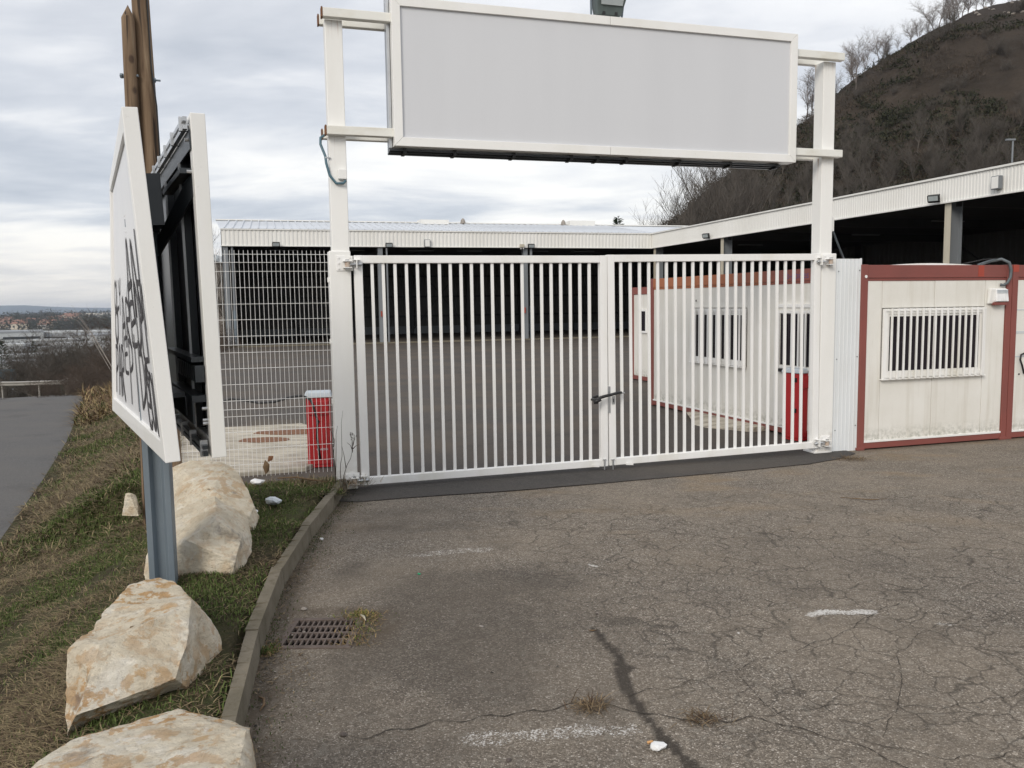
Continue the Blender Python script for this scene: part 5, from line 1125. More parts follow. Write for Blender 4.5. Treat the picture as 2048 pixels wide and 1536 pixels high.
# ================================================================ drain grate
t = empty('drain_grate', (DR0[0], DR0[1], 0), 0, label='rusty cast iron drain grate with four rows of slots beside the kerb', cat='drain')
gw_, gh_ = DR1[0] - DR0[0], DR1[1] - DR0[1]
mb = MB(); e = .022
for a in ((-.01, e, -.01, gh_ + .01), (gw_ - e, gw_ + .01, -.01, gh_ + .01)): mb.box(*a, -.04, .0065)
for a in ((e, gw_ - e, -.01, e), (e, gw_ - e, gh_ - e, gh_ + .01)): mb.box(*a, -.04, .006)
mb.build('frame', M_iron, t, .002)
for j in range(1, 4):
    y = e + (gh_ - 2 * e) * j / 4; MB().box(e, gw_ - e, y - .007, y + .007, -.014, .004).build('cross_bar', M_iron, t, .0015)
m = None
for j in range(4):
    y0 = e + (gh_ - 2 * e) * j / 4 + .007; hh = (gh_ - 2 * e) / 4 - .014
    for i in range(1, 11):
        x = e + (gw_ - 2 * e) * i / 11
        if m is None: o = MB().box(-.0042, .0042, -.002, hh + .002, -.012, .0035).build('slot_bar', M_iron, t); m = o.data
        else: o = bpy.data.objects.new('slot_bar', m); C.objects.link(o); o.parent = t
        o.location = (x, y0, 0)
MB().box(-.0, gw_, 0, gh_, -.30, -.28).build('pit_floor', M_pit, t)
mb = MB(); mb.box(-.02, 0, -.02, gh_ + .02, -.3, -.012).box(gw_, gw_ + .02, -.02, gh_ + .02, -.3, -.012).box(0, gw_, -.02, 0, -.3, -.012).box(0, gw_, gh_, gh_ + .02, -.3, -.012); mb.build('pit_wall', M_pit, t)

# ================================================================ vegetation on the ground
def blades(name, n, area, lmin, lmax, wid, green, straw, brown, lay, seed, zf, mask=None, gfac=1.0, **kw):
    """scatter bent blades; area(n) -> x,y ; colour mix follows patches"""
    R = np.random.RandomState(seed); x, y = area(R, n)
    dens = fbm(x, y, .45, 13); gr = fbm(x, y, .7, 17)
    if mask is not None: k = mask(x, y, dens, R); x, y, dens, gr = x[k], y[k], dens[k], gr[k]
    n = len(x); z = zf(x, y)
    isg = R.rand(n) < np.clip((gr - .44) * 4.5, .06, .8) * gfac
    L = R.uniform(lmin, lmax, n) * np.where(isg, .46, 1.0); a = R.uniform(0, 6.283, n)
    el = np.where(isg, R.uniform(.6, 1.4, n), np.abs(R.normal(.10, lay, n)))      # elevation of the blade
    dx, dy, dz = np.cos(a) * np.cos(el), np.sin(a) * np.cos(el), np.sin(el)
    px, py = -np.sin(a) * wid * .5, np.cos(a) * wid * .5
    wv = R.uniform(.7, 1.4, n); px *= wv; py *= wv
    b = np.stack([x, y, z], 1); d = np.stack([dx, dy, dz], 1); w = np.stack([px, py, 0 * px], 1)
    mid = b + d * (L * .55)[:, None] + np.stack([0 * L, 0 * L, L * .03], 1)
    tip = b + d * L[:, None] - np.stack([0 * L, 0 * L, L * np.where(isg, .18, .10)], 1) + R.normal(0, .12, (n, 3)) * L[:, None] * .5
    tip[:, 2] = np.maximum(tip[:, 2], z + .002)
    V = np.stack([b - w, b + w, mid + w * .8, mid - w * .8, tip], 1).reshape(-1, 3); i = np.arange(n)[:, None] * 5
    Fq = np.concatenate([i + np.array([[0, 1, 2]]), i + np.array([[0, 2, 3]]), i + np.array([[3, 2, 4]])], 0)
    c = np.where(isg[:, None], np.array(green), np.where((R.rand(n) < .42)[:, None], np.array(brown), np.array(straw))) * R.uniform(.6, 1.35, n)[:, None]
    col = np.repeat(np.concatenate([c, np.ones((n, 1))], 1), 5, 0)
    return fast_mesh(name, V, Fq, M_blade, cols={'tint': col}, kind='stuff', **kw)
def vz(x, y): return H(x, y) + (fbm(x, y, .5, 3) - .5) * .09 - .004
G1, S1, B1 = (.082, .112, .032), (.235, .185, .105), (.105, .073, .046)
def area_near(R, n):
    y = R.uniform(1.6, 6.95, n); t = R.uniform(-.012, 1.04, n); b = bound(y); return b + t * (roadx(y) - b), y
def area_mid(R, n):
    y = 6.75 + 8.5 * R.rand(n) ** 1.2; t = R.uniform(.0, 1.06, n); b = bound(y); return b + t * (roadx(y) - b), y
def area_far(R, n):
    y = 15 + 22 * R.rand(n); t = R.uniform(-.02, 1.05, n); b = bound(y); return b + t * (roadx(y) - b), y
def mk(x, y, d, R):
    b = bound(y); t = (b - x) / (b - roadx(y)); edge = np.clip((1.03 - t) * 7, .0, 1) * np.clip(t * 9 + .25, 0, 1)
    return R.rand(len(x)) < np.clip((d - .26) * 3.6, .05, 1) * (.12 + .88 * edge)
blades('grass', 170000, area_near, .03, .10, .0042, G1, S1, B1, .22, 1, vz, mk, label='short dry grass mixed with green tufts on the verge', cat='grass')
blades('grass', 80000, area_mid, .07, .20, .008, G1, S1, B1, .28, 2, vz, mk, .9)
blades('grass', 30000, area_far, .15, .42, .022, (.06, .085, .025), (.26, .195, .10), (.12, .075, .045), .45, 3, vz, None, .5)
# dry leaf and twig litter along the kerb foot, road edge and drain
def area_kerb(R, n): y = R.uniform(2.0, 7.2, n); return kerbx(y) + np.abs(R.normal(0, .055, n)) * (1 + 1.2 * (fbm(y, y * 0, .5, 6) > .5)), y
def area_drain(R, n):
    k = R.rand(n); x = np.where(k < .45, R.normal(-.76, .045, n), np.where(k < .75, R.normal(-.80, .07, n), R.normal(-1.145, .02, n))); y = np.where(k < .45, R.uniform(3.78, 4.15, n), np.where(k < .75, R.normal(4.17, .03, n), R.normal(3.75, .05, n))); return x, y
flat0 = lambda x, y: 0 * x + .006
blades('kerb_litter', 2600, area_kerb, .01, .035, .004, (.05, .07, .02), (.20, .15, .09), (.075, .05, .03), .15, 4, flat0)
blades('drain_weeds', 900, area_drain, .012, .045, .0035, (.10, .13, .03), (.27, .19, .09), (.12, .075, .035), .35, 5, flat0, None, .8)
def clump(x, y, n, sd, L, label, g=0.0, seed=0, zf=flat0, cols=None):
    o = blades('weed_clump', n, lambda R, k: (R.normal(x, sd, k), R.normal(y, sd * .8, k)), L * .4, L, .0035, *(cols or (G1, (.20, .145, .085), (.085, .055, .035))), .35, seed, zf, None, g)
    del o['kind']; tag(o, label, 'weed')
clump(.29, 3.16, 130, .035, .10, 'dead brown weed clump growing from the long crack', 0, 11); clump(.72, 3.05, 110, .035, .08, 'dead brown weed clump further right along the long crack', 0, 12)
clump(3.42, 8.22, 260, .09, .08, 'dark heap of dead leaves on the asphalt before the cabin corner', 0, 13); clump(-1.42, 7.02, 300, .10, .16, 'tangled dead weeds at the foot of the left gate post', .4, 14, lambda x, y: 0 * x + .08)
clump(-1.165, 3.72, 160, .018, .07, 'green grass tuft at the near left corner of the drain grate', 3.0, 15); clump(-.80, 4.19, 120, .035, .05, 'yellow weeds at the far right corner of the drain grate', .6, 16, cols=((.16, .16, .04), (.36, .26, .10), (.2, .14, .06)))
def area_fence(R, n): s = R.uniform(-1.45, -.02, n); o_ = R.uniform(-.55, .12, n); s = np.maximum(s, -1.38); return GX0 + s * CG - o_ * SG, GY0 + s * SG + o_ * CG
blades('fence_foot_grass', 11000, area_fence, .03, .12, .0042, G1, S1, (.10, .07, .04), .5, 6, lambda x, y: 0 * x + .085, None, .9)
# bare sapling by the gate post
def twig(name, label, base, paths, mat, cat, r=.004, budsz=.0):
    t = empty(name, base, 0, label=label, cat=cat)
    for p in paths:
        n = len(p); MB().tube(p, [r * (1 - .75 * i / (n - 1)) for i in range(n)], 5).build('stem', mat, t, smooth=True)
    return t
sp_ = twig('bare_sapling', 'bare forked sapling growing against the foot of the left gate post', (-1.46, 7.0, .06),
     [[(0, 0, 0), (.01, 0, .10), (.04, 0, .19), (.075, -.01, .25), (.095, -.01, .33), (.10, -.01, .42)], [(.03, 0, .16), (.018, 0, .27), (.0, 0, .36)], [(.095, -.01, .31), (.075, 0, .36), (.045, 0, .385)], [(.095, -.01, .33), (.12, -.01, .355), (.155, -.01, .37)],
      [(.09, -.01, .30), (.092, -.01, .40), (.082, -.01, .45)], [(.098, -.01, .36), (.112, -.01, .42), (.112, -.01, .455)], [(-.01, 0, .0), (-.02, .0, .12), (-.015, 0, .2), (.0, 0, .27), (.003, .0, .55), (.02, 0, .66)],
      [(-.06, 0, 0), (-.065, 0, .22), (-.08, .0, .36), (-.13, .01, .48)], [(-.06, 0, .1), (-.05, 0, .30), (-.045, 0, .45), (-.03, 0, .53)], [(-.07, 0, .3), (-.06, 0, .41), (-.09, 0, .49), (-.11, 0, .56)]], M_brown, 'sapling')
mb = MB()
for k in range(26): 
    p = Vector((rnd.gauss(.094, .014), rnd.gauss(-.01, .008), rnd.uniform(.40, .47))); mb.add([p, p + Vector((rnd.uniform(-.012, .012), .0, rnd.uniform(.004, .014))), p + Vector((rnd.uniform(-.006, .006), 0, rnd.uniform(.010, .02)))], [(0, 1, 2)])
mb.build('dry_seed_head', M_brown, sp_)
# litter and small things
def lump(name, x, y, z, r, flat, mat, label, cat, seed=1, par=None):
    bm = bmesh.new(); bmesh.ops.create_icosphere(bm, subdivisions=2, radius=r)
    for v in bm.verts:
        k = 1 + .55 * noise.noise(v.co * (1.6 / r) * .6 + Vector((seed * 7, seed, 0))); v.co *= k; v.co.z *= flat
    me = bpy.data.meshes.new(name); bm.to_mesh(me); bm.free(); me.materials.append(mat); o = bpy.data.objects.new(name, me); C.objects.link(o); o.location = (x, y, z)
    return tag(o, label, cat)
lump('crumpled_tissue', -2.13, 7.26 - .45, .155, .055, .45, M_litter, 'crumpled white tissue lying in the grass near the fence', 'litter', 3)
lump('plastic_bag', -1.80, 6.10, .16, .055, .55, M_capgrey, 'crumpled translucent plastic bag in the grass between boulder and kerb', 'litter', 5)
lump('paper_scrap', -1.86, 5.85, .14, .022, .6, M_litter, 'tiny white paper scrap beside the flat-topped boulder', 'litter', 6)
lump('crumpled_wrapper', .505, 2.84, .012, .028, .45, M_litter, 'crumpled white and orange wrapper beside the damp streak', 'litter', 8)
MB().tube([(.475, 2.88, .006), (.49, 2.875, .012), (.497, 2.86, .01)], .006, 5).build('wrapper_corner', paint('orange_paper', (.55, .3, .12), None, .6)).__setitem__('label', 'orange corner torn off the wrapper')
bpy.data.objects['wrapper_corner']['category'] = 'litter'
lump('bottle_cap', -.57, 4.82, .008, .010, .5, M_greencap, 'small green bottle cap on the asphalt', 'cap', 2)
for x, y, r, lb, mt in ((-.65, 2.97, .013, 'dark pebble on the asphalt near the bottom boulder', M_pebbledark), (-1.12, 4.27, .016, 'pale pebble at the kerb just beyond the drain grate', M_pebble), (-.17, 4.0, .010, 'flat tan stone chip right of the drain grate', M_pebble), (.42, 4.15, .008, 'dark pebble beyond the top of the damp streak', M_pebbledark),
                        (-.03, 2.78, .010, 'small black stone at the bottom of the photo', M_pebbledark), (-1.33, 5.6, .014, 'white pebble in the gutter beside the kerb', M_litter)):
    lump('pebble', x, y, r * .45, r, .6, mt, lb, 'pebble', rnd.random() * 9)
for pts, lb, r in (([(-1.06, 3.28, .006), (-1.03, 3.25, .010), (-1.015, 3.20, .012), (-1.02, 3.16, .006)], 'curled brown twig on the asphalt by the kerb end', .006),
                ([(-2.0, 6.93, .16), (-1.85, 6.98, .155), (-1.68, 6.88, .15), (-1.55, 6.80, .15)], 'long dead branch lying in the grass below the fence', .008),
                ([(.36, 3.93, .007), (.375, 3.915, .010), (.40, 3.93, .007)], 'short curved black twig at the top of the damp streak', .0035),
                ([(-.80, 4.16, .012), (-.775, 4.12, .016), (-.76, 4.085, .010)], 'cream dry leaf stalk on the corner of the drain grate', .007),
                ([(2.65, 6.6, .006), (2.85, 6.5, .008), (3.0, 6.53, .006)], 'thin dead stick on the asphalt at the right', .004)):
    tag(MB().tube(pts, [r * .6] + [r] * (len(pts) - 2) + [r * .3], 5).build('twig', M_rubberbrown if 'cream' not in lb else M_colcream, smooth=True), lb, 'twig')
def leafpair():
    t = empty('dead_leaf', gw(-.62, -.03, .19), GYAW, label='curled reddish brown dead leaf caught at the foot of the mesh fence', cat='leaf')
    MB().add([(0, 0, 0), (.03, .01, .03), (.035, -.01, .09), (.0, .0, .13), (-.02, -.01, .07)], [(0, 1, 2), (0, 2, 4), (4, 2, 3)]).build('blade', M_rubberbrown, t)
    MB().add([(.02, 0, .11), (.06, .0, .12), (.07, -.01, .16), (.03, .0, .16)], [(0, 1, 2, 3)]).build('blade', M_rust, t)
leafpair()
# scattered small stones and leaf crumbs
R = np.random.RandomState(3); n = 500
X = R.uniform(-1.2, 4.5, n); Y = R.uniform(2.3, 7.0, n); X = np.where(R.rand(n) < .5, kerbx(Y) + np.abs(R.normal(0, .12, n)), X); s = R.uniform(.002, .0055, n)
V = []; Fc = []
base = np.array([(-1, -1, 0), (1, -1, 0), (1, 1, 0), (-1, 1, 0), (0, 0, 1)])
for i in range(n):
    a = R.rand() * 6; c_, s_ = math.cos(a), math.sin(a); q = base * [s[i] * R.uniform(.6, 1.5), s[i], s[i] * .8]
    q = np.stack([q[:, 0] * c_ - q[:, 1] * s_ + X[i], q[:, 0] * s_ + q[:, 1] * c_ + Y[i], q[:, 2] + .004], 1); V.append(q); b = i * 5; Fc += [(b, b + 1, b + 4), (b + 1, b + 2, b + 4), (b + 2, b + 3, b + 4), (b + 3, b, b + 4)]
cg = R.uniform(.03, .3, n)[:, None] * np.array([[1, .9, .78]]); fast_mesh('loose_grit', np.concatenate(V), np.array(Fc), M_blade, cols={'tint': np.repeat(np.concatenate([cg, np.ones((n, 1))], 1), 5, 0)}, kind='stuff')

# ================================================================ bare trees (tapered limbs down to twigs)
def tree_mesh(seed, h, lev, spread, nk, trunk_r, droop=0.0, multi=1, upness=.35):
    rr = random.Random(seed); V = []; F = []
    def seg(a, b, ra, rb):
        d = (b - a); 
        if d.length < 1e-5: return
        d.normalize(); u = d.cross(Vector((.3, .2, 1))); u = u.normalized() if u.length > 1e-3 else Vector((1, 0, 0)); w = d.cross(u); k0 = len(V)
        for c, r in ((a, ra), (b, rb)):
            for k in range(3): t = k * 2.094; V.append(c + (u * math.cos(t) + w * math.sin(t)) * r)
        for k in range(3): F.append((k0 + k, k0 + (k + 1) % 3, k0 + 3 + (k + 1) % 3, k0 + 3 + k))
    def grow(p, d, L, r, lv):
        n = 4 if lv > 1 else 3 if lv else 2; q = p
        for i in range(n):
            d2 = (d + Vector((rr.gauss(0, .13), rr.gauss(0, .13), rr.gauss(0, .08) - droop * (lv < 2) * .25))).normalized(); q2 = q + d2 * L / n; r0 = r * (1 - .55 * i / n); r1 = r * (1 - .55 * (i + 1) / n); seg(q, q2, r0, r1)
            if lv > 0 and (i > 0 or lv < lev):
                for _ in range(nk if lv < lev else max(2, nk)):
                    ax = Vector((rr.gauss(0, 1), rr.gauss(0, 1), rr.gauss(0, .3))).normalized(); dd = (d2 * (1 - spread) + ax * spread + Vector((0, 0, upness))).normalized()
                    grow(q2.lerp(q, rr.random()), dd, L * rr.uniform(.38, .62), max(r1 * .55, .006 * h / 6), lv - 1)
            q, d = q2, d2
    for m_ in range(multi):
        o_ = Vector((rr.gauss(0, .12 * multi), rr.gauss(0, .12 * multi), -.3)) if multi > 1 else Vector((0, 0, -.3))
        grow(o_, Vector((rr.gauss(0, .08 * multi), rr.gauss(0, .08 * multi), 1)).normalized(), h * rr.uniform(.8, 1) * (.8), trunk_r, lev)
    return V, F
def mk_tree_mesh(name, mat, *a, **k):
    V, F = tree_mesh(*a, **k); me = bpy.data.meshes.new(name); me.from_pydata(V, [], F); me.materials.append(mat); return me
def place(name, me, x, y, z, s=1.0, rz=None, label=None, cat=None, group=None, sz=1.0):
    o = bpy.data.objects.new(name, me); C.objects.link(o); o.location = (x, y, z); o.scale = (s, s, s * sz); o.rotation_euler = (0, 0, rnd.uniform(0, 6.28) if rz is None else rz); return tag(o, label, cat, group)
birch = [mk_tree_mesh('bare_birch', M_birch, s, 6, 3, .55, 3, .09, .5, 1 + (s % 2), .30) for s in (1, 2, 3)]
bare = [mk_tree_mesh('bare_tree', M_bark, s, 7, 3, .50, 3, .12, 0.0, 1 + (s % 3 == 0), .45) for s in (11, 12, 13, 14)]
bushm = [mk_tree_mesh('bare_bush', M_bark, s, 3.0, 3, .62, 3, .035, 0, 5, .35) for s in (21, 22)]
bramm = [mk_tree_mesh('bare_shrub', M_brown, s, 1.4, 3, .65, 3, .012, .2, 6, .30) for s in (31, 32, 33)]
def on_heap(azd_, r, front=True):
    """point of the heap surface at image azimuth azd_ whose plan radius from the centre is r (near side)"""
    a = math.radians(azd_); dx, dy = math.sin(a), math.cos(a); b = HX * dx + HY * dy; disc = r * r - (HX * HX + HY * HY - b * b)
    if disc < 0: return None
    d = b - math.sqrt(disc) if front else b + math.sqrt(disc); x, y = d * dx, d * dy
    ang = math.atan2(y - HY, x - HX) % (2 * math.pi); return x, y, float(heap_z(np.array([r]), np.array([ang]))[0])
# ridge line birches, one by one
ORD = ['first', 'second', 'third', 'fourth', 'fifth', 'sixth', 'seventh', 'eighth', 'ninth', 'tenth', 'eleventh', 'twelfth', 'thirteenth', 'fourteenth', 'fifteenth', 'sixteenth', 'seventeenth', 'eighteenth', 'nineteenth', 'twentieth', 'twenty-first', 'twenty-second', 'twenty-third', 'twenty-fourth', 'twenty-fifth', 'twenty-sixth']
k = 0
for az_, hh in ((19.5, 9.5), (20.35, 8.0), (20.8, 5.5), (21.9, 8.0), (22.5, 7.0), (23.5, 6.6), (23.9, 4.5), (24.5, 3.0), (25.15, 4.5), (25.6, 4.2), (26.1, 5.4), (26.5, 7.2), (27.0, 4.0), (27.3, 5.0), (27.75, 7.0), (28.2, 6.0), (28.6, 4.0), (29.0, 4.6), (29.35, 3.2), (30.3, 3.0), (30.7, 3.4)):
    rmin = abs(170 * math.sin(math.radians(30.25 - az_))) + .8; p = on_heap(az_, rmin)
    if p:
        place('birch_tree', birch[k % 3], *p, s=hh / 6.5, label='bare pale birch on the heap ridge, %s up from the gate post' % ORD[k], cat='tree', group='bare birches along the ridge of the slag heap'); k += 1
p = on_heap(27.35, 13.5); place('birch_tree', birch[0], *p, s=.95, label='lone white-stemmed birch on the dark upper slope, well below the ridge', cat='tree')
p = on_heap(22.15, 29.0); place('birch_tree', birch[1], *p, s=1.45, label='pale forked birch just right of the gate post top, on the slope', cat='tree')
# tall bare trees at the foot of the heap, left of the right gate post
k = 0
row = [(9.4, 64, 4.4), (10.1, 60, 6.0), (10.5, 64, 7.5), (10.9, 66, 7.9), (11.2, 64, 8.6), (11.5, 66, 8.6), (11.8, 63, 8.8), (12.1, 66, 9.4), (12.4, 64, 9.6), (12.7, 64, 9.8), (13.0, 68, 10.4), (13.3, 65, 10.2), (13.6, 66, 10.8), (13.9, 68, 11.2), (14.2, 65, 11.2), (14.5, 66, 11.5), (14.9, 68, 11.8), (15.3, 68, 12.0), (15.8, 68, 12.5)]
for az_, dist, hh in row:
    a = math.radians(az_); x, y = dist * math.sin(a), dist * math.cos(a)
    place('bare_tree', bare[k % 4], x, y, 0, s=hh / 7.3, label='tall thin bare tree behind the hangar roof, %s from the left in its row' % ORD[k], cat='tree', group='row of bare trees behind the hangar roof'); k += 1
# trees and shrubs over the lower slope
for i in range(150):
    az_ = rnd.uniform(14, 33.5); r = rnd.uniform(48, 88); p = on_heap(az_, r)
    if not p: continue
    place('bare_tree', bare[i % 4], *p, s=rnd.uniform(.45, .85), label='bare brown tree in the thicket covering the lower slope of the heap', cat='tree', group='bare trees on the lower slope of the heap')
for i in range(60):
    az_ = rnd.uniform(19, 33); r = rnd.uniform(8, 50); p = on_heap(az_, r)
    if not p or p[2] > 47: continue
    place('bare_shrub', bushm[i % 2], *p, s=rnd.uniform(.4, .9), label='bare dark shrub on the middle slope of the heap', cat='shrub', group='bare shrubs on the middle slope of the heap')
# scrub cover: masses of twigs and low evergreen leaves, nobody could count them
def scrub(name, n, rf, cols, Lm, wid, seed, clus, zmax=60):
    R = np.random.RandomState(seed); az_ = np.radians(R.uniform(8.5, 35, n)); r = rf(R, n)
    dx, dy = np.sin(az_), np.cos(az_); b = HX * dx + HY * dy; disc = r * r - (HX * HX + HY * HY - b * b); k = disc > 0; az_, r, dx, dy, b, disc = (q[k] for q in (az_, r, dx, dy, b, disc))
    d = b - np.sqrt(disc); x, y = d * dx, d * dy; ang = np.arctan2(y - HY, x - HX) % (2 * math.pi); z = heap_z(r, ang)
    c = fbm(x + 500, y + 500, clus, seed); k = (c > .50) & (z < zmax); x, y, z, c = x[k], y[k], z[k], c[k]
    n = len(x); m_ = 14
    bx, by, bz = np.repeat(x, m_) + R.normal(0, .55, n * m_), np.repeat(y, m_) + R.normal(0, .55, n * m_), np.repeat(z, m_); n2 = n * m_
    L = R.uniform(.3, 1, n2) * Lm; D_ = R.normal(0, 1, (n2, 3)); D_[:, 2] = np.abs(D_[:, 2]) * .9 + .3; D_ /= np.linalg.norm(D_, axis=1)[:, None]
    Bp = np.stack([bx, by, bz + R.rand(n2) * Lm * .5], 1); W_ = np.cross(D_, R.normal(0, 1, (n2, 3))); W_ /= np.linalg.norm(W_, axis=1)[:, None] + 1e-6
    V = np.stack([Bp - W_ * wid / 2, Bp + W_ * wid / 2, Bp + D_ * L[:, None]], 1).reshape(-1, 3); Fq = np.arange(n2 * 3).reshape(-1, 3)
    ci = R.randint(0, len(cols), n); cc = np.array(cols)[np.repeat(ci, m_)] * R.uniform(.6, 1.4, n2)[:, None]
    return fast_mesh(name, V, Fq, M_scrub, cols={'tint': np.repeat(np.concatenate([cc, np.ones((n2, 1))], 1), 3, 0)}, kind='stuff')
scrub('brown_scrub', 12000, lambda R, n: 96 * np.sqrt(R.uniform(.06, .86, n)), [(.066, .052, .040), (.085, .066, .050), (.050, .042, .033)], 1.2, .07, 3, 11)
scrub('evergreen_scrub', 5500, lambda R, n: 96 * np.sqrt(R.uniform(.01, .5, n)), [(.026, .029, .017), (.034, .036, .021), (.022, .025, .015), (.048, .045, .028)], .75, .22, 5, 8, 47)
# conifer and shrubs behind the roof
def conifer_mesh(h, seed):
    rr = random.Random(seed); mb = MB(); mb.tube([(0, 0, -.2), (0, 0, h)], [.08, .01], 5)
    for k in range(420):
        z = h * rr.uniform(.12, 1) ; R0 = (1 - z / h) * h * .30 + .05; a = rr.uniform(0, 6.283); r = R0 * rr.uniform(.35, 1.1); p = Vector((math.cos(a) * r, math.sin(a) * r, z + rr.gauss(0, .08)))
        dd = Vector((math.cos(a), math.sin(a), .35)) * .28; w = Vector((-math.sin(a), math.cos(a), rr.uniform(-.5, .5))) * .05; mb.add([p - w, p + w, p + dd], [(0, 1, 2)]); w2 = Vector((0, 0, .05)); mb.add([p - w2, p + w2, p + dd], [(0, 1, 2)])
    me = bpy.data.meshes.new('conifer'); me.from_pydata(mb.v, [], mb.f); me.materials.append(M_conifer); return me
conm = conifer_mesh(7.5, 2)
def polar(az_, d): a = math.radians(az_); return d * math.sin(a), d * math.cos(a)
x, y = polar(7.35, 56); place('conifer_tree', conm, x, y, -.3, 1.0, label='small dark conifer top showing above the hangar roof', cat='tree')
x, y = polar(6.75, 58); place('conifer_tree', conm, x, y, -.3, .89, label='shorter conifer tip just left of the dark conifer above the roof', cat='tree')
t = empty('street_lamp', (30.3, 51.0, 0), 0, label='slim grey street lamp rising behind the wing roof at the right', cat='street lamp')
MB().tube([(0, 0, 0), (0, 0, 11.0)], [.09, .05], 8).build('mast', M_colgrey, t); MB().box(-.42, .12, -.08, .08, 10.97, 11.07).build('lamp_head', M_colgrey, t)
# rocks on the heap crown
for i in range(14):
    az_ = rnd.uniform(28, 31); p = on_heap(az_, rnd.uniform(7, 14))
    if p: o = lump('pale_rock', p[0], p[1], p[2] + .05, rnd.uniform(.15, .35), .6, M_pebble, 'small pale rock on the bare crown of the slag heap', 'rock', i); o['group'] = 'pale rocks on the crown of the slag heap'

# ================================================================ valley at the left
def zt_(x, y): return float(H(x, y)) - .1
# guard rail across the end of the road
t = empty('guard_rail', (-24, 38, 0), 0, label='long rusty grey crash barrier crossing beyond the end of the road', cat='guard rail')
P0_, P1_ = (-27.5, 38.3), (-19.4, 37.6)
prof_ = [(-.02, -.10), (.03, -.075), (.03, -.045), (-.015, -.02), (-.015, .02), (.03, .045), (.03, .075), (-.02, .10)]
n = 24; V = []
for i in range(n + 1):
    u = i / n; x = P0_[0] + (P1_[0] - P0_[0]) * u; y = P0_[1] + (P1_[1] - P0_[1]) * u; z = -1.665 + .03 * math.sin(u * 9) + (-.04) * u
    V += [(x + 24, y - 38 - a * 1.6, z + b) for a, b in prof_]
MB().add(V, [(i * 8 + j, i * 8 + j + 1, (i + 1) * 8 + j + 1, (i + 1) * 8 + j) for i in range(n) for j in range(7)]).build('rail', M_silver, t, fix=False)
for i in range(5):
    u = .06 + i * .22; x = P0_[0] + (P1_[0] - P0_[0]) * u; y = P0_[1] + (P1_[1] - P0_[1]) * u; MB().box(x + 24 - .025, x + 24 + .025, y - 38 + .04, y - 38 + .12, -2.7, -1.66).build('rail_post', M_silver, t)
# roadside shrubs and brambles at the right of the road
spots = [(-12.4, 23.5, 1.2), (-12.9, 25.5, 1.5), (-13.6, 27.5, 1.7), (-13.0, 28.5, 1.9), (-14.3, 29.5, 1.6), (-13.9, 31.0, 2.1), (-15.2, 32.5, 1.8), (-14.8, 34.5, 2.3), (-16.0, 35.5, 1.7), (-12.2, 26.8, 2.0), (-11.6, 24.0, 1.6), (-13.2, 33.0, 2.5), (-15.6, 29.8, 1.2), (-12.6, 30.2, 2.4), (-11.2, 22.0, 1.1), (-16.5, 38, 2.2), (-17.5, 41, 2.4), (-15.5, 40, 2.6), (-14.5, 37, 2.6), (-18.3, 37.0, 1.2)]
for i, (x, y, s) in enumerate(spots):
    place('bramble', bramm[i % 3], x, y, zt_(x, y), s * .62, label='bare reddish brown bramble on the bank at the end of the road', cat='bramble', group='brambles on the bank at the end of the road')
t = empty('dead_stalk', (-12.05, 24.3, zt_(-12.05, 24.3)), 0, label='long pale dead stalks leaning left over the brambles beside the sign', cat='stalk')
for p in ([(0.6, 0, .3), (-.15, 0, 1.7), (-.62, 0, 2.40), (-.95, 0, 2.55)], [(0.6, 0, .3), (-.1, 0, 1.65), (-.5, 0, 2.30), (-.75, 0, 2.66)], [(0.5, 0, .3), (-.25, 0, 1.75), (-.6, 0, 2.2), (-.95, 0, 2.33)]): MB().tube(p, [.009, .008, .004, .002], 5).build('stalk', M_pebble, t)
# big bare bushes mid-distance
k = 0
for az_, d, s, cat_lb in ((-29.0, 57, 1.30, 0), (-28.5, 60, 1.25, 0), (-28.8, 55, 1.15, 0), (-29.6, 60, 1.05, 0), (-28.6, 66, 1.35, 0), (-30.5, 70, 1.2, 1), (-26.2, 64, 1.0, 1), (-26.0, 75, 1.2, 1), (-25.4, 68, 1.4, 1), (-24.8, 60, 1.3, 1), (-31.3, 64, 1.0, 1), (-26.0, 55, 1.1, 1), (-25.2, 52, 1.2, 1)):
    x, y = polar(az_, d); place('bare_bush', bushm[k % 2], x, y, zt_(x, y) - .1, s * 1.08, label=('wide dense bare bush just beyond the crash barrier, %s of its clump' % ORD[k]) if cat_lb == 0 else 'bare bushy tree on the slope falling to the valley', cat='bush', group='dense bare bushes beyond the crash barrier' if cat_lb == 0 else 'bare bushy trees on the slope to the valley'); k += 1
for az_, d, s in ((-31.6, 130, 1.5), (-31.2, 150, 1.1), (-29.9, 330, 1.6), (-24.9, 130, 1.1), (-24.3, 120, 1.2), (-27.6, 210, 1.4)):
    x, y = polar(az_, d); place('conifer_tree', conm, x, y, zt_(x, y), s * 1.1, label='dark evergreen tree down in the valley among the industrial sheds', cat='tree', group='dark evergreens in the valley')
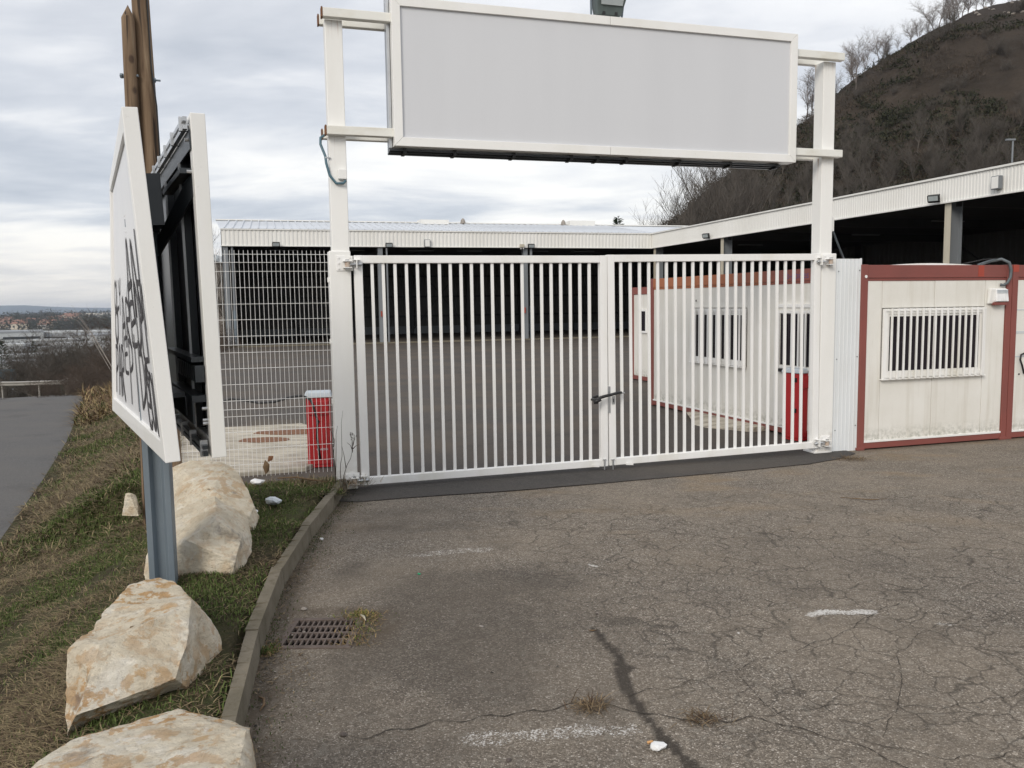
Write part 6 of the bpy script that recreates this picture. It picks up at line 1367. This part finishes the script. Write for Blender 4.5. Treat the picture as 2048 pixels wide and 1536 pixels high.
# things down there: hoarding, sign pillar, cars, sheds
def at(az_, d, dz=0): x, y = polar(az_, d); return (x, y, ground_z(x, y) + dz)
t = empty('blue_hoarding', at(-31.55, 125), math.radians(25), label='blue and pale painted hoarding down in the valley at the left edge', cat='hoarding')
MB().box(-3.4, 1.35, -.2, .2, 6.3, 8.4).build('board', M_tarpblue, t); MB().box(.2, .7, -.26, -.21, 6.6, 8.1).box(-.9, -.2, -.26, -.21, 6.9, 7.4).box(-2.2, -1.5, -.26, -.21, 6.6, 8.2).build('painted_marks', M_black, t); MB().box(-3.4, 1.35, -.25, -.21, 6.3, 6.75).build('pale_band', M_capgrey, t)
for x in (-2.8, .9): MB().box(x - .12, x + .12, -.1, .1, 0, 6.3).build('leg', M_indgrey, t)
t = empty('sign_pillar', at(-30.95, 100), math.radians(25), label='tall white pillar sign standing beside the road in the valley', cat='sign'); MB().box(-.38, .38, -.2, .2, 0, 3.7).build('pillar', M_frame, t); MB().box(-.42, .42, -.24, .24, 3.7, 3.85).build('cap', M_indgrey, t)
def car(az_, d, rz, col, label):
    t = empty('parked_car', at(az_, d, .15), rz, label=label, cat='car')
    m_ = paint('car_paint', col, None, .3, 1, fine=False)
    MB().prism([(-2.1, .35), (-2.1, .8), (-1.9, .95), (-1.0, 1.0), (-.5, 1.45), (1.1, 1.45), (1.8, .98), (2.1, .9), (2.15, .35)], -.85, .85).build('body', m_, t, .05)
    MB().prism([(-.92, 1.0), (-.48, 1.40), (1.05, 1.40), (1.62, 1.0)], -.87, .87).build('side_glass', M_glass, t)
    for x in (-1.35, 1.35):
        for y in (-.8, .8): MB().tube([(x, y - .1, .33), (x, y + .1, .33)], .33, 12).build('wheel', M_black, t)
    return t
car(-31.2, 97, math.radians(-25), (.25, .02, .02), 'dark red car on the valley road beside the white pillar sign')
car(-31.1, 118, math.radians(-25), (.03, .03, .035), 'black car behind the dark red one on the valley road')
tag(MB().hexa([(-62, 84, -11.0), (-50, 84, -11.0), (-50, 116, -12), (-78, 116, -12.0), (-62, 84, -8.6), (-45.5, 84, -8.6), (-53, 116, -10.4), (-86, 116, -10.4)]).build('valley_road', M_indgrey), kind='structure')
tag(MB().hexa([(-24.9, 46, -4.2), (-23.6, 46, -4.2), (-32.1, 62, -5), (-33.1, 62, -5), (-24.9, 46, -2.28), (-23.6, 46, -2.28), (-32.0, 62, -2.85), (-33.0, 62, -2.85)]).build('track', paint('gravel_track', (.24, .21, .17), (.17, .15, .12), .9, 2)), kind='structure')
t = empty('green_container', at(-28.15, 54, .35), .3, label='dark green skip with a pale sheet on top, behind the crash barrier', cat='skip'); t.scale = (.45, .45, .5); MB().box(-.9, .9, -.6, .6, -.2, 1.0).build('skip_body', M_green, t); MB().hexa([(-.8, -.4, 1.0), (.2, -.4, 1.0), (.2, .3, 1.0), (-.8, .3, 1.0), (-.7, -.3, 1.2), (-.1, -.4, 1.1), (.1, .3, 1.15), (-.6, .2, 1.1)]).build('pale_sheet', M_litter, t)
for i, (az_, lb) in enumerate(((-26.30, 'white bin left of the end of the gravel track'), (-25.75, 'white bin in the middle at the end of the gravel track'), (-25.45, 'rightmost white bin at the end of the gravel track'))):
    t = empty('white_bin', at(az_, 66, .1), .3, label=lb, cat='bin'); MB().box(-.3, .3, -.3, .3, 0, 1.1).build('bin_body', M_frame, t); MB().box(-.33, .33, -.33, .33, 1.1, 1.2).build('bin_lid', M_indgrey, t)
def shed(az_, d, w, dp, h, mat, rz, label, win=0, grp='white and grey industrial sheds in the valley', dz=0):
    p = at(az_, d, dz); t = empty('industrial_shed', p, rz, label=label, cat='building', group=grp)
    MB().box(-w / 2, w / 2, -dp / 2, dp / 2, -4, h).build('wall', mat, t)
    MB().prism([(-w / 2 - .3, h), (w / 2 + .3, h), (w / 2, h + h * .18), (-w / 2, h + h * .18)], -dp / 2 - .3, dp / 2 + .3).build('roof', M_indgrey if mat is M_indwhite else M_indwhite, t)
    if win:
        for k in range(win):
            x = -w / 2 + w * (k + .5) / win; MB().box(x - w / win * .42, x + w / win * .42, -dp / 2 - .15, -dp / 2 - .01, h * .35, h * .6).build('window', M_darkmetal, t)
shed(-31.6, 900, 70, 40, 9, M_indwhite, math.radians(30), 'long white factory with a dark window band, left edge of the valley', 2)
shed(-29.6, 1000, 60, 40, 7, M_indwhite, math.radians(28), 'long white factory in the middle of the valley, right of the window-banded one', 3)
sp2 = [(-27.6, 900, 70, M_indgrey), (-26.3, 850, 45, M_indwhite), (-25.2, 800, 50, M_indwhite), (-24.3, 900, 60, M_indgrey), (-28.7, 700, 30, M_indgrey), (-30.3, 420, 22, M_indgrey), (-27.0, 560, 36, M_indgrey), (-25.8, 500, 30, M_indgrey), (-25.0, 340, 18, M_indwhite), (-24.4, 300, 18, M_indwhite), (-30.9, 300, 16, M_indwhite), (-23.6, 420, 26, M_indwhite), (-31.4, 600, 30, M_indgrey), (-28.1, 520, 28, M_indwhite)]
for az_, d, w, mt in sp2: shed(az_, d, w, w * .6, 5 + w * .05, mt, math.radians(rnd.uniform(5, 45)), 'flat-roofed %s shed about %s wide in the jumble of the valley floor' % ('white' if mt is M_indwhite else 'grey', 'a house' if w < 25 else 'two houses' if w < 40 else 'a whole block'), rnd.choice((0, 2, 3)))
def house(az_, d, s, k, label, grp):
    x, y = polar(az_, d); t = empty('far_house', (x, y, ground_z(x, y)), math.radians(rnd.uniform(-10, 50)), label=label, cat='house', group=grp)
    w, dp, h = s * rnd.uniform(1.0, 2.0), s, s * rnd.uniform(.5, .8)
    MB().box(-w / 2, w / 2, -dp / 2, dp / 2, -5, h).build('wall', M_house[k % 3], t)
    MB().add([(-w / 2 - .5, -dp / 2 - .5, h), (w / 2 + .5, -dp / 2 - .5, h), (w / 2 + .5, dp / 2 + .5, h), (-w / 2 - .5, dp / 2 + .5, h), (-w / 2 + .5, 0, h + s * .28), (w / 2 - .5, 0, h + s * .28)], [(0, 1, 5, 4), (2, 3, 4, 5), (1, 2, 5), (3, 0, 4)]).build('roof', M_tile, t)
    for q in range(3): xx = -w / 2 + w * (q + .5) / 3; MB().box(xx - w * .06, xx + w * .06, -dp / 2 - .1, -dp / 2 + .05, h * .35, h * .7).build('window', M_darkmetal, t)
for i in range(34): house(rnd.uniform(-32, -27.3), rnd.uniform(1600, 2100), rnd.uniform(10, 17), i, 'small cream house with a terracotta roof in the hillside suburb', 'cream houses on the far hillside')
for i, (az_, d, s) in enumerate(((-29.1, 2150, 15), (-28.5, 2200, 15), (-27.9, 2230, 19), (-27.5, 2250, 17), (-28.7, 2120, 13))): house(az_, d, s, 0, 'long cream block with red roof near the top of the far hill', 'long red-roofed blocks on the far hill')
for i, (az_, d, s) in enumerate(((-26.9, 2300, 24), (-26.4, 2320, 28), (-26.1, 2250, 26), (-25.5, 2350, 26))):
    x, y = polar(az_, d); t = empty('apartment_block', (x, y, ground_z(x, y)), math.radians(20 + i * 5), label='pale apartment block on the right shoulder of the far hill', cat='building', group='pale apartment blocks on the far hill'); MB().box(-s, s, -8, 8, -5, 15).build('wall', M_house[1], t); MB().box(-s, s, -8.2, -8.05, 4, 6).box(-s, s, -8.2, -8.05, 9, 11).build('balconies', M_indgrey, t)
# far woods as one mass
def wood_mass(name, n, azr, dr, L, seed, cols):
    R = np.random.RandomState(seed); az_ = np.radians(R.uniform(*azr, n)); d = R.uniform(*dr, n); x, y = d * np.sin(az_), d * np.cos(az_)
    c = fbm(x + 9000, y + 9000, dr[1] * .05, seed); k = c > .49; x, y = x[k], y[k]; n = len(x); z = np.array([ground_z(a, b) for a, b in zip(x, y)]); m_ = 30; n2 = n * m_
    P_ = np.stack([np.repeat(x, m_), np.repeat(y, m_), np.repeat(z, m_)], 1) + np.stack([R.normal(0, L * .33, n2), R.normal(0, L * .33, n2), np.abs(R.normal(.4, .32, n2)) * L], 1)
    D1 = R.normal(0, 1, (n2, 3)) * L * .13; D2 = R.normal(0, 1, (n2, 3)) * L * .13; V = np.stack([P_, P_ + D1, P_ + D2], 1).reshape(-1, 3)
    cc = np.array(cols)[np.repeat(R.randint(0, len(cols), n), m_)] * R.uniform(.7, 1.3, n2)[:, None]
    fast_mesh(name, V, np.arange(n2 * 3).reshape(-1, 3), M_scrub, cols={'tint': np.repeat(np.concatenate([cc, np.ones((n2, 1))], 1), 3, 0)}, kind='stuff')
wood_mass('hill_woods', 3600, (-36, -15), (1500, 2750), 16, 4, [(.020, .028, .018), (.03, .034, .022), (.04, .036, .026)])
wood_mass('valley_trees', 1500, (-36, -18), (90, 850), 6, 8, [(.05, .042, .032), (.035, .034, .024), (.022, .030, .016)])
# small tree and shed glimpsed between sign and hangar
x, y = polar(-18.9, 47); place('bare_tree', bare[2], x, y, -.2, .72, label='bare tree glimpsed in the gap between the double sign and the hangar', cat='tree')
t = empty('grey_shed', (-17.6, 52, 0), .5, label='grey shed with a pale blue roof glimpsed between sign and hangar', cat='building')
MB().box(-1.2, 1.3, -1, 1, 0, 4.3).build('wall', M_pebble, t); MB().hexa([(-1.6, -1.3, 4.6), (1.5, -1.3, 3.9), (1.5, 1.3, 3.9), (-1.6, 1.3, 4.6), (-1.6, -1.3, 5.0), (1.5, -1.3, 4.2), (1.5, 1.3, 4.2), (-1.6, 1.3, 5.0)]).build('roof', M_capgrey, t)
# air
mh = bpy.data.materials.new('haze'); mh.use_nodes = True; nt = mh.node_tree; nt.nodes.clear()
vo = nt.nodes.new('ShaderNodeVolumePrincipled'); vo.inputs['Color'].default_value = (.80, .88, 1.0, 1); vo.inputs['Density'].default_value = 9e-5; vo.inputs['Anisotropy'].default_value = .2
ou = nt.nodes.new('ShaderNodeOutputMaterial'); nt.links.new(vo.outputs[0], ou.inputs['Volume'])
HAZE = True
if HAZE: tag(MB().box(-14500, 14500, -14500, 14500, -45, 110).build('haze', mh), kind='stuff')
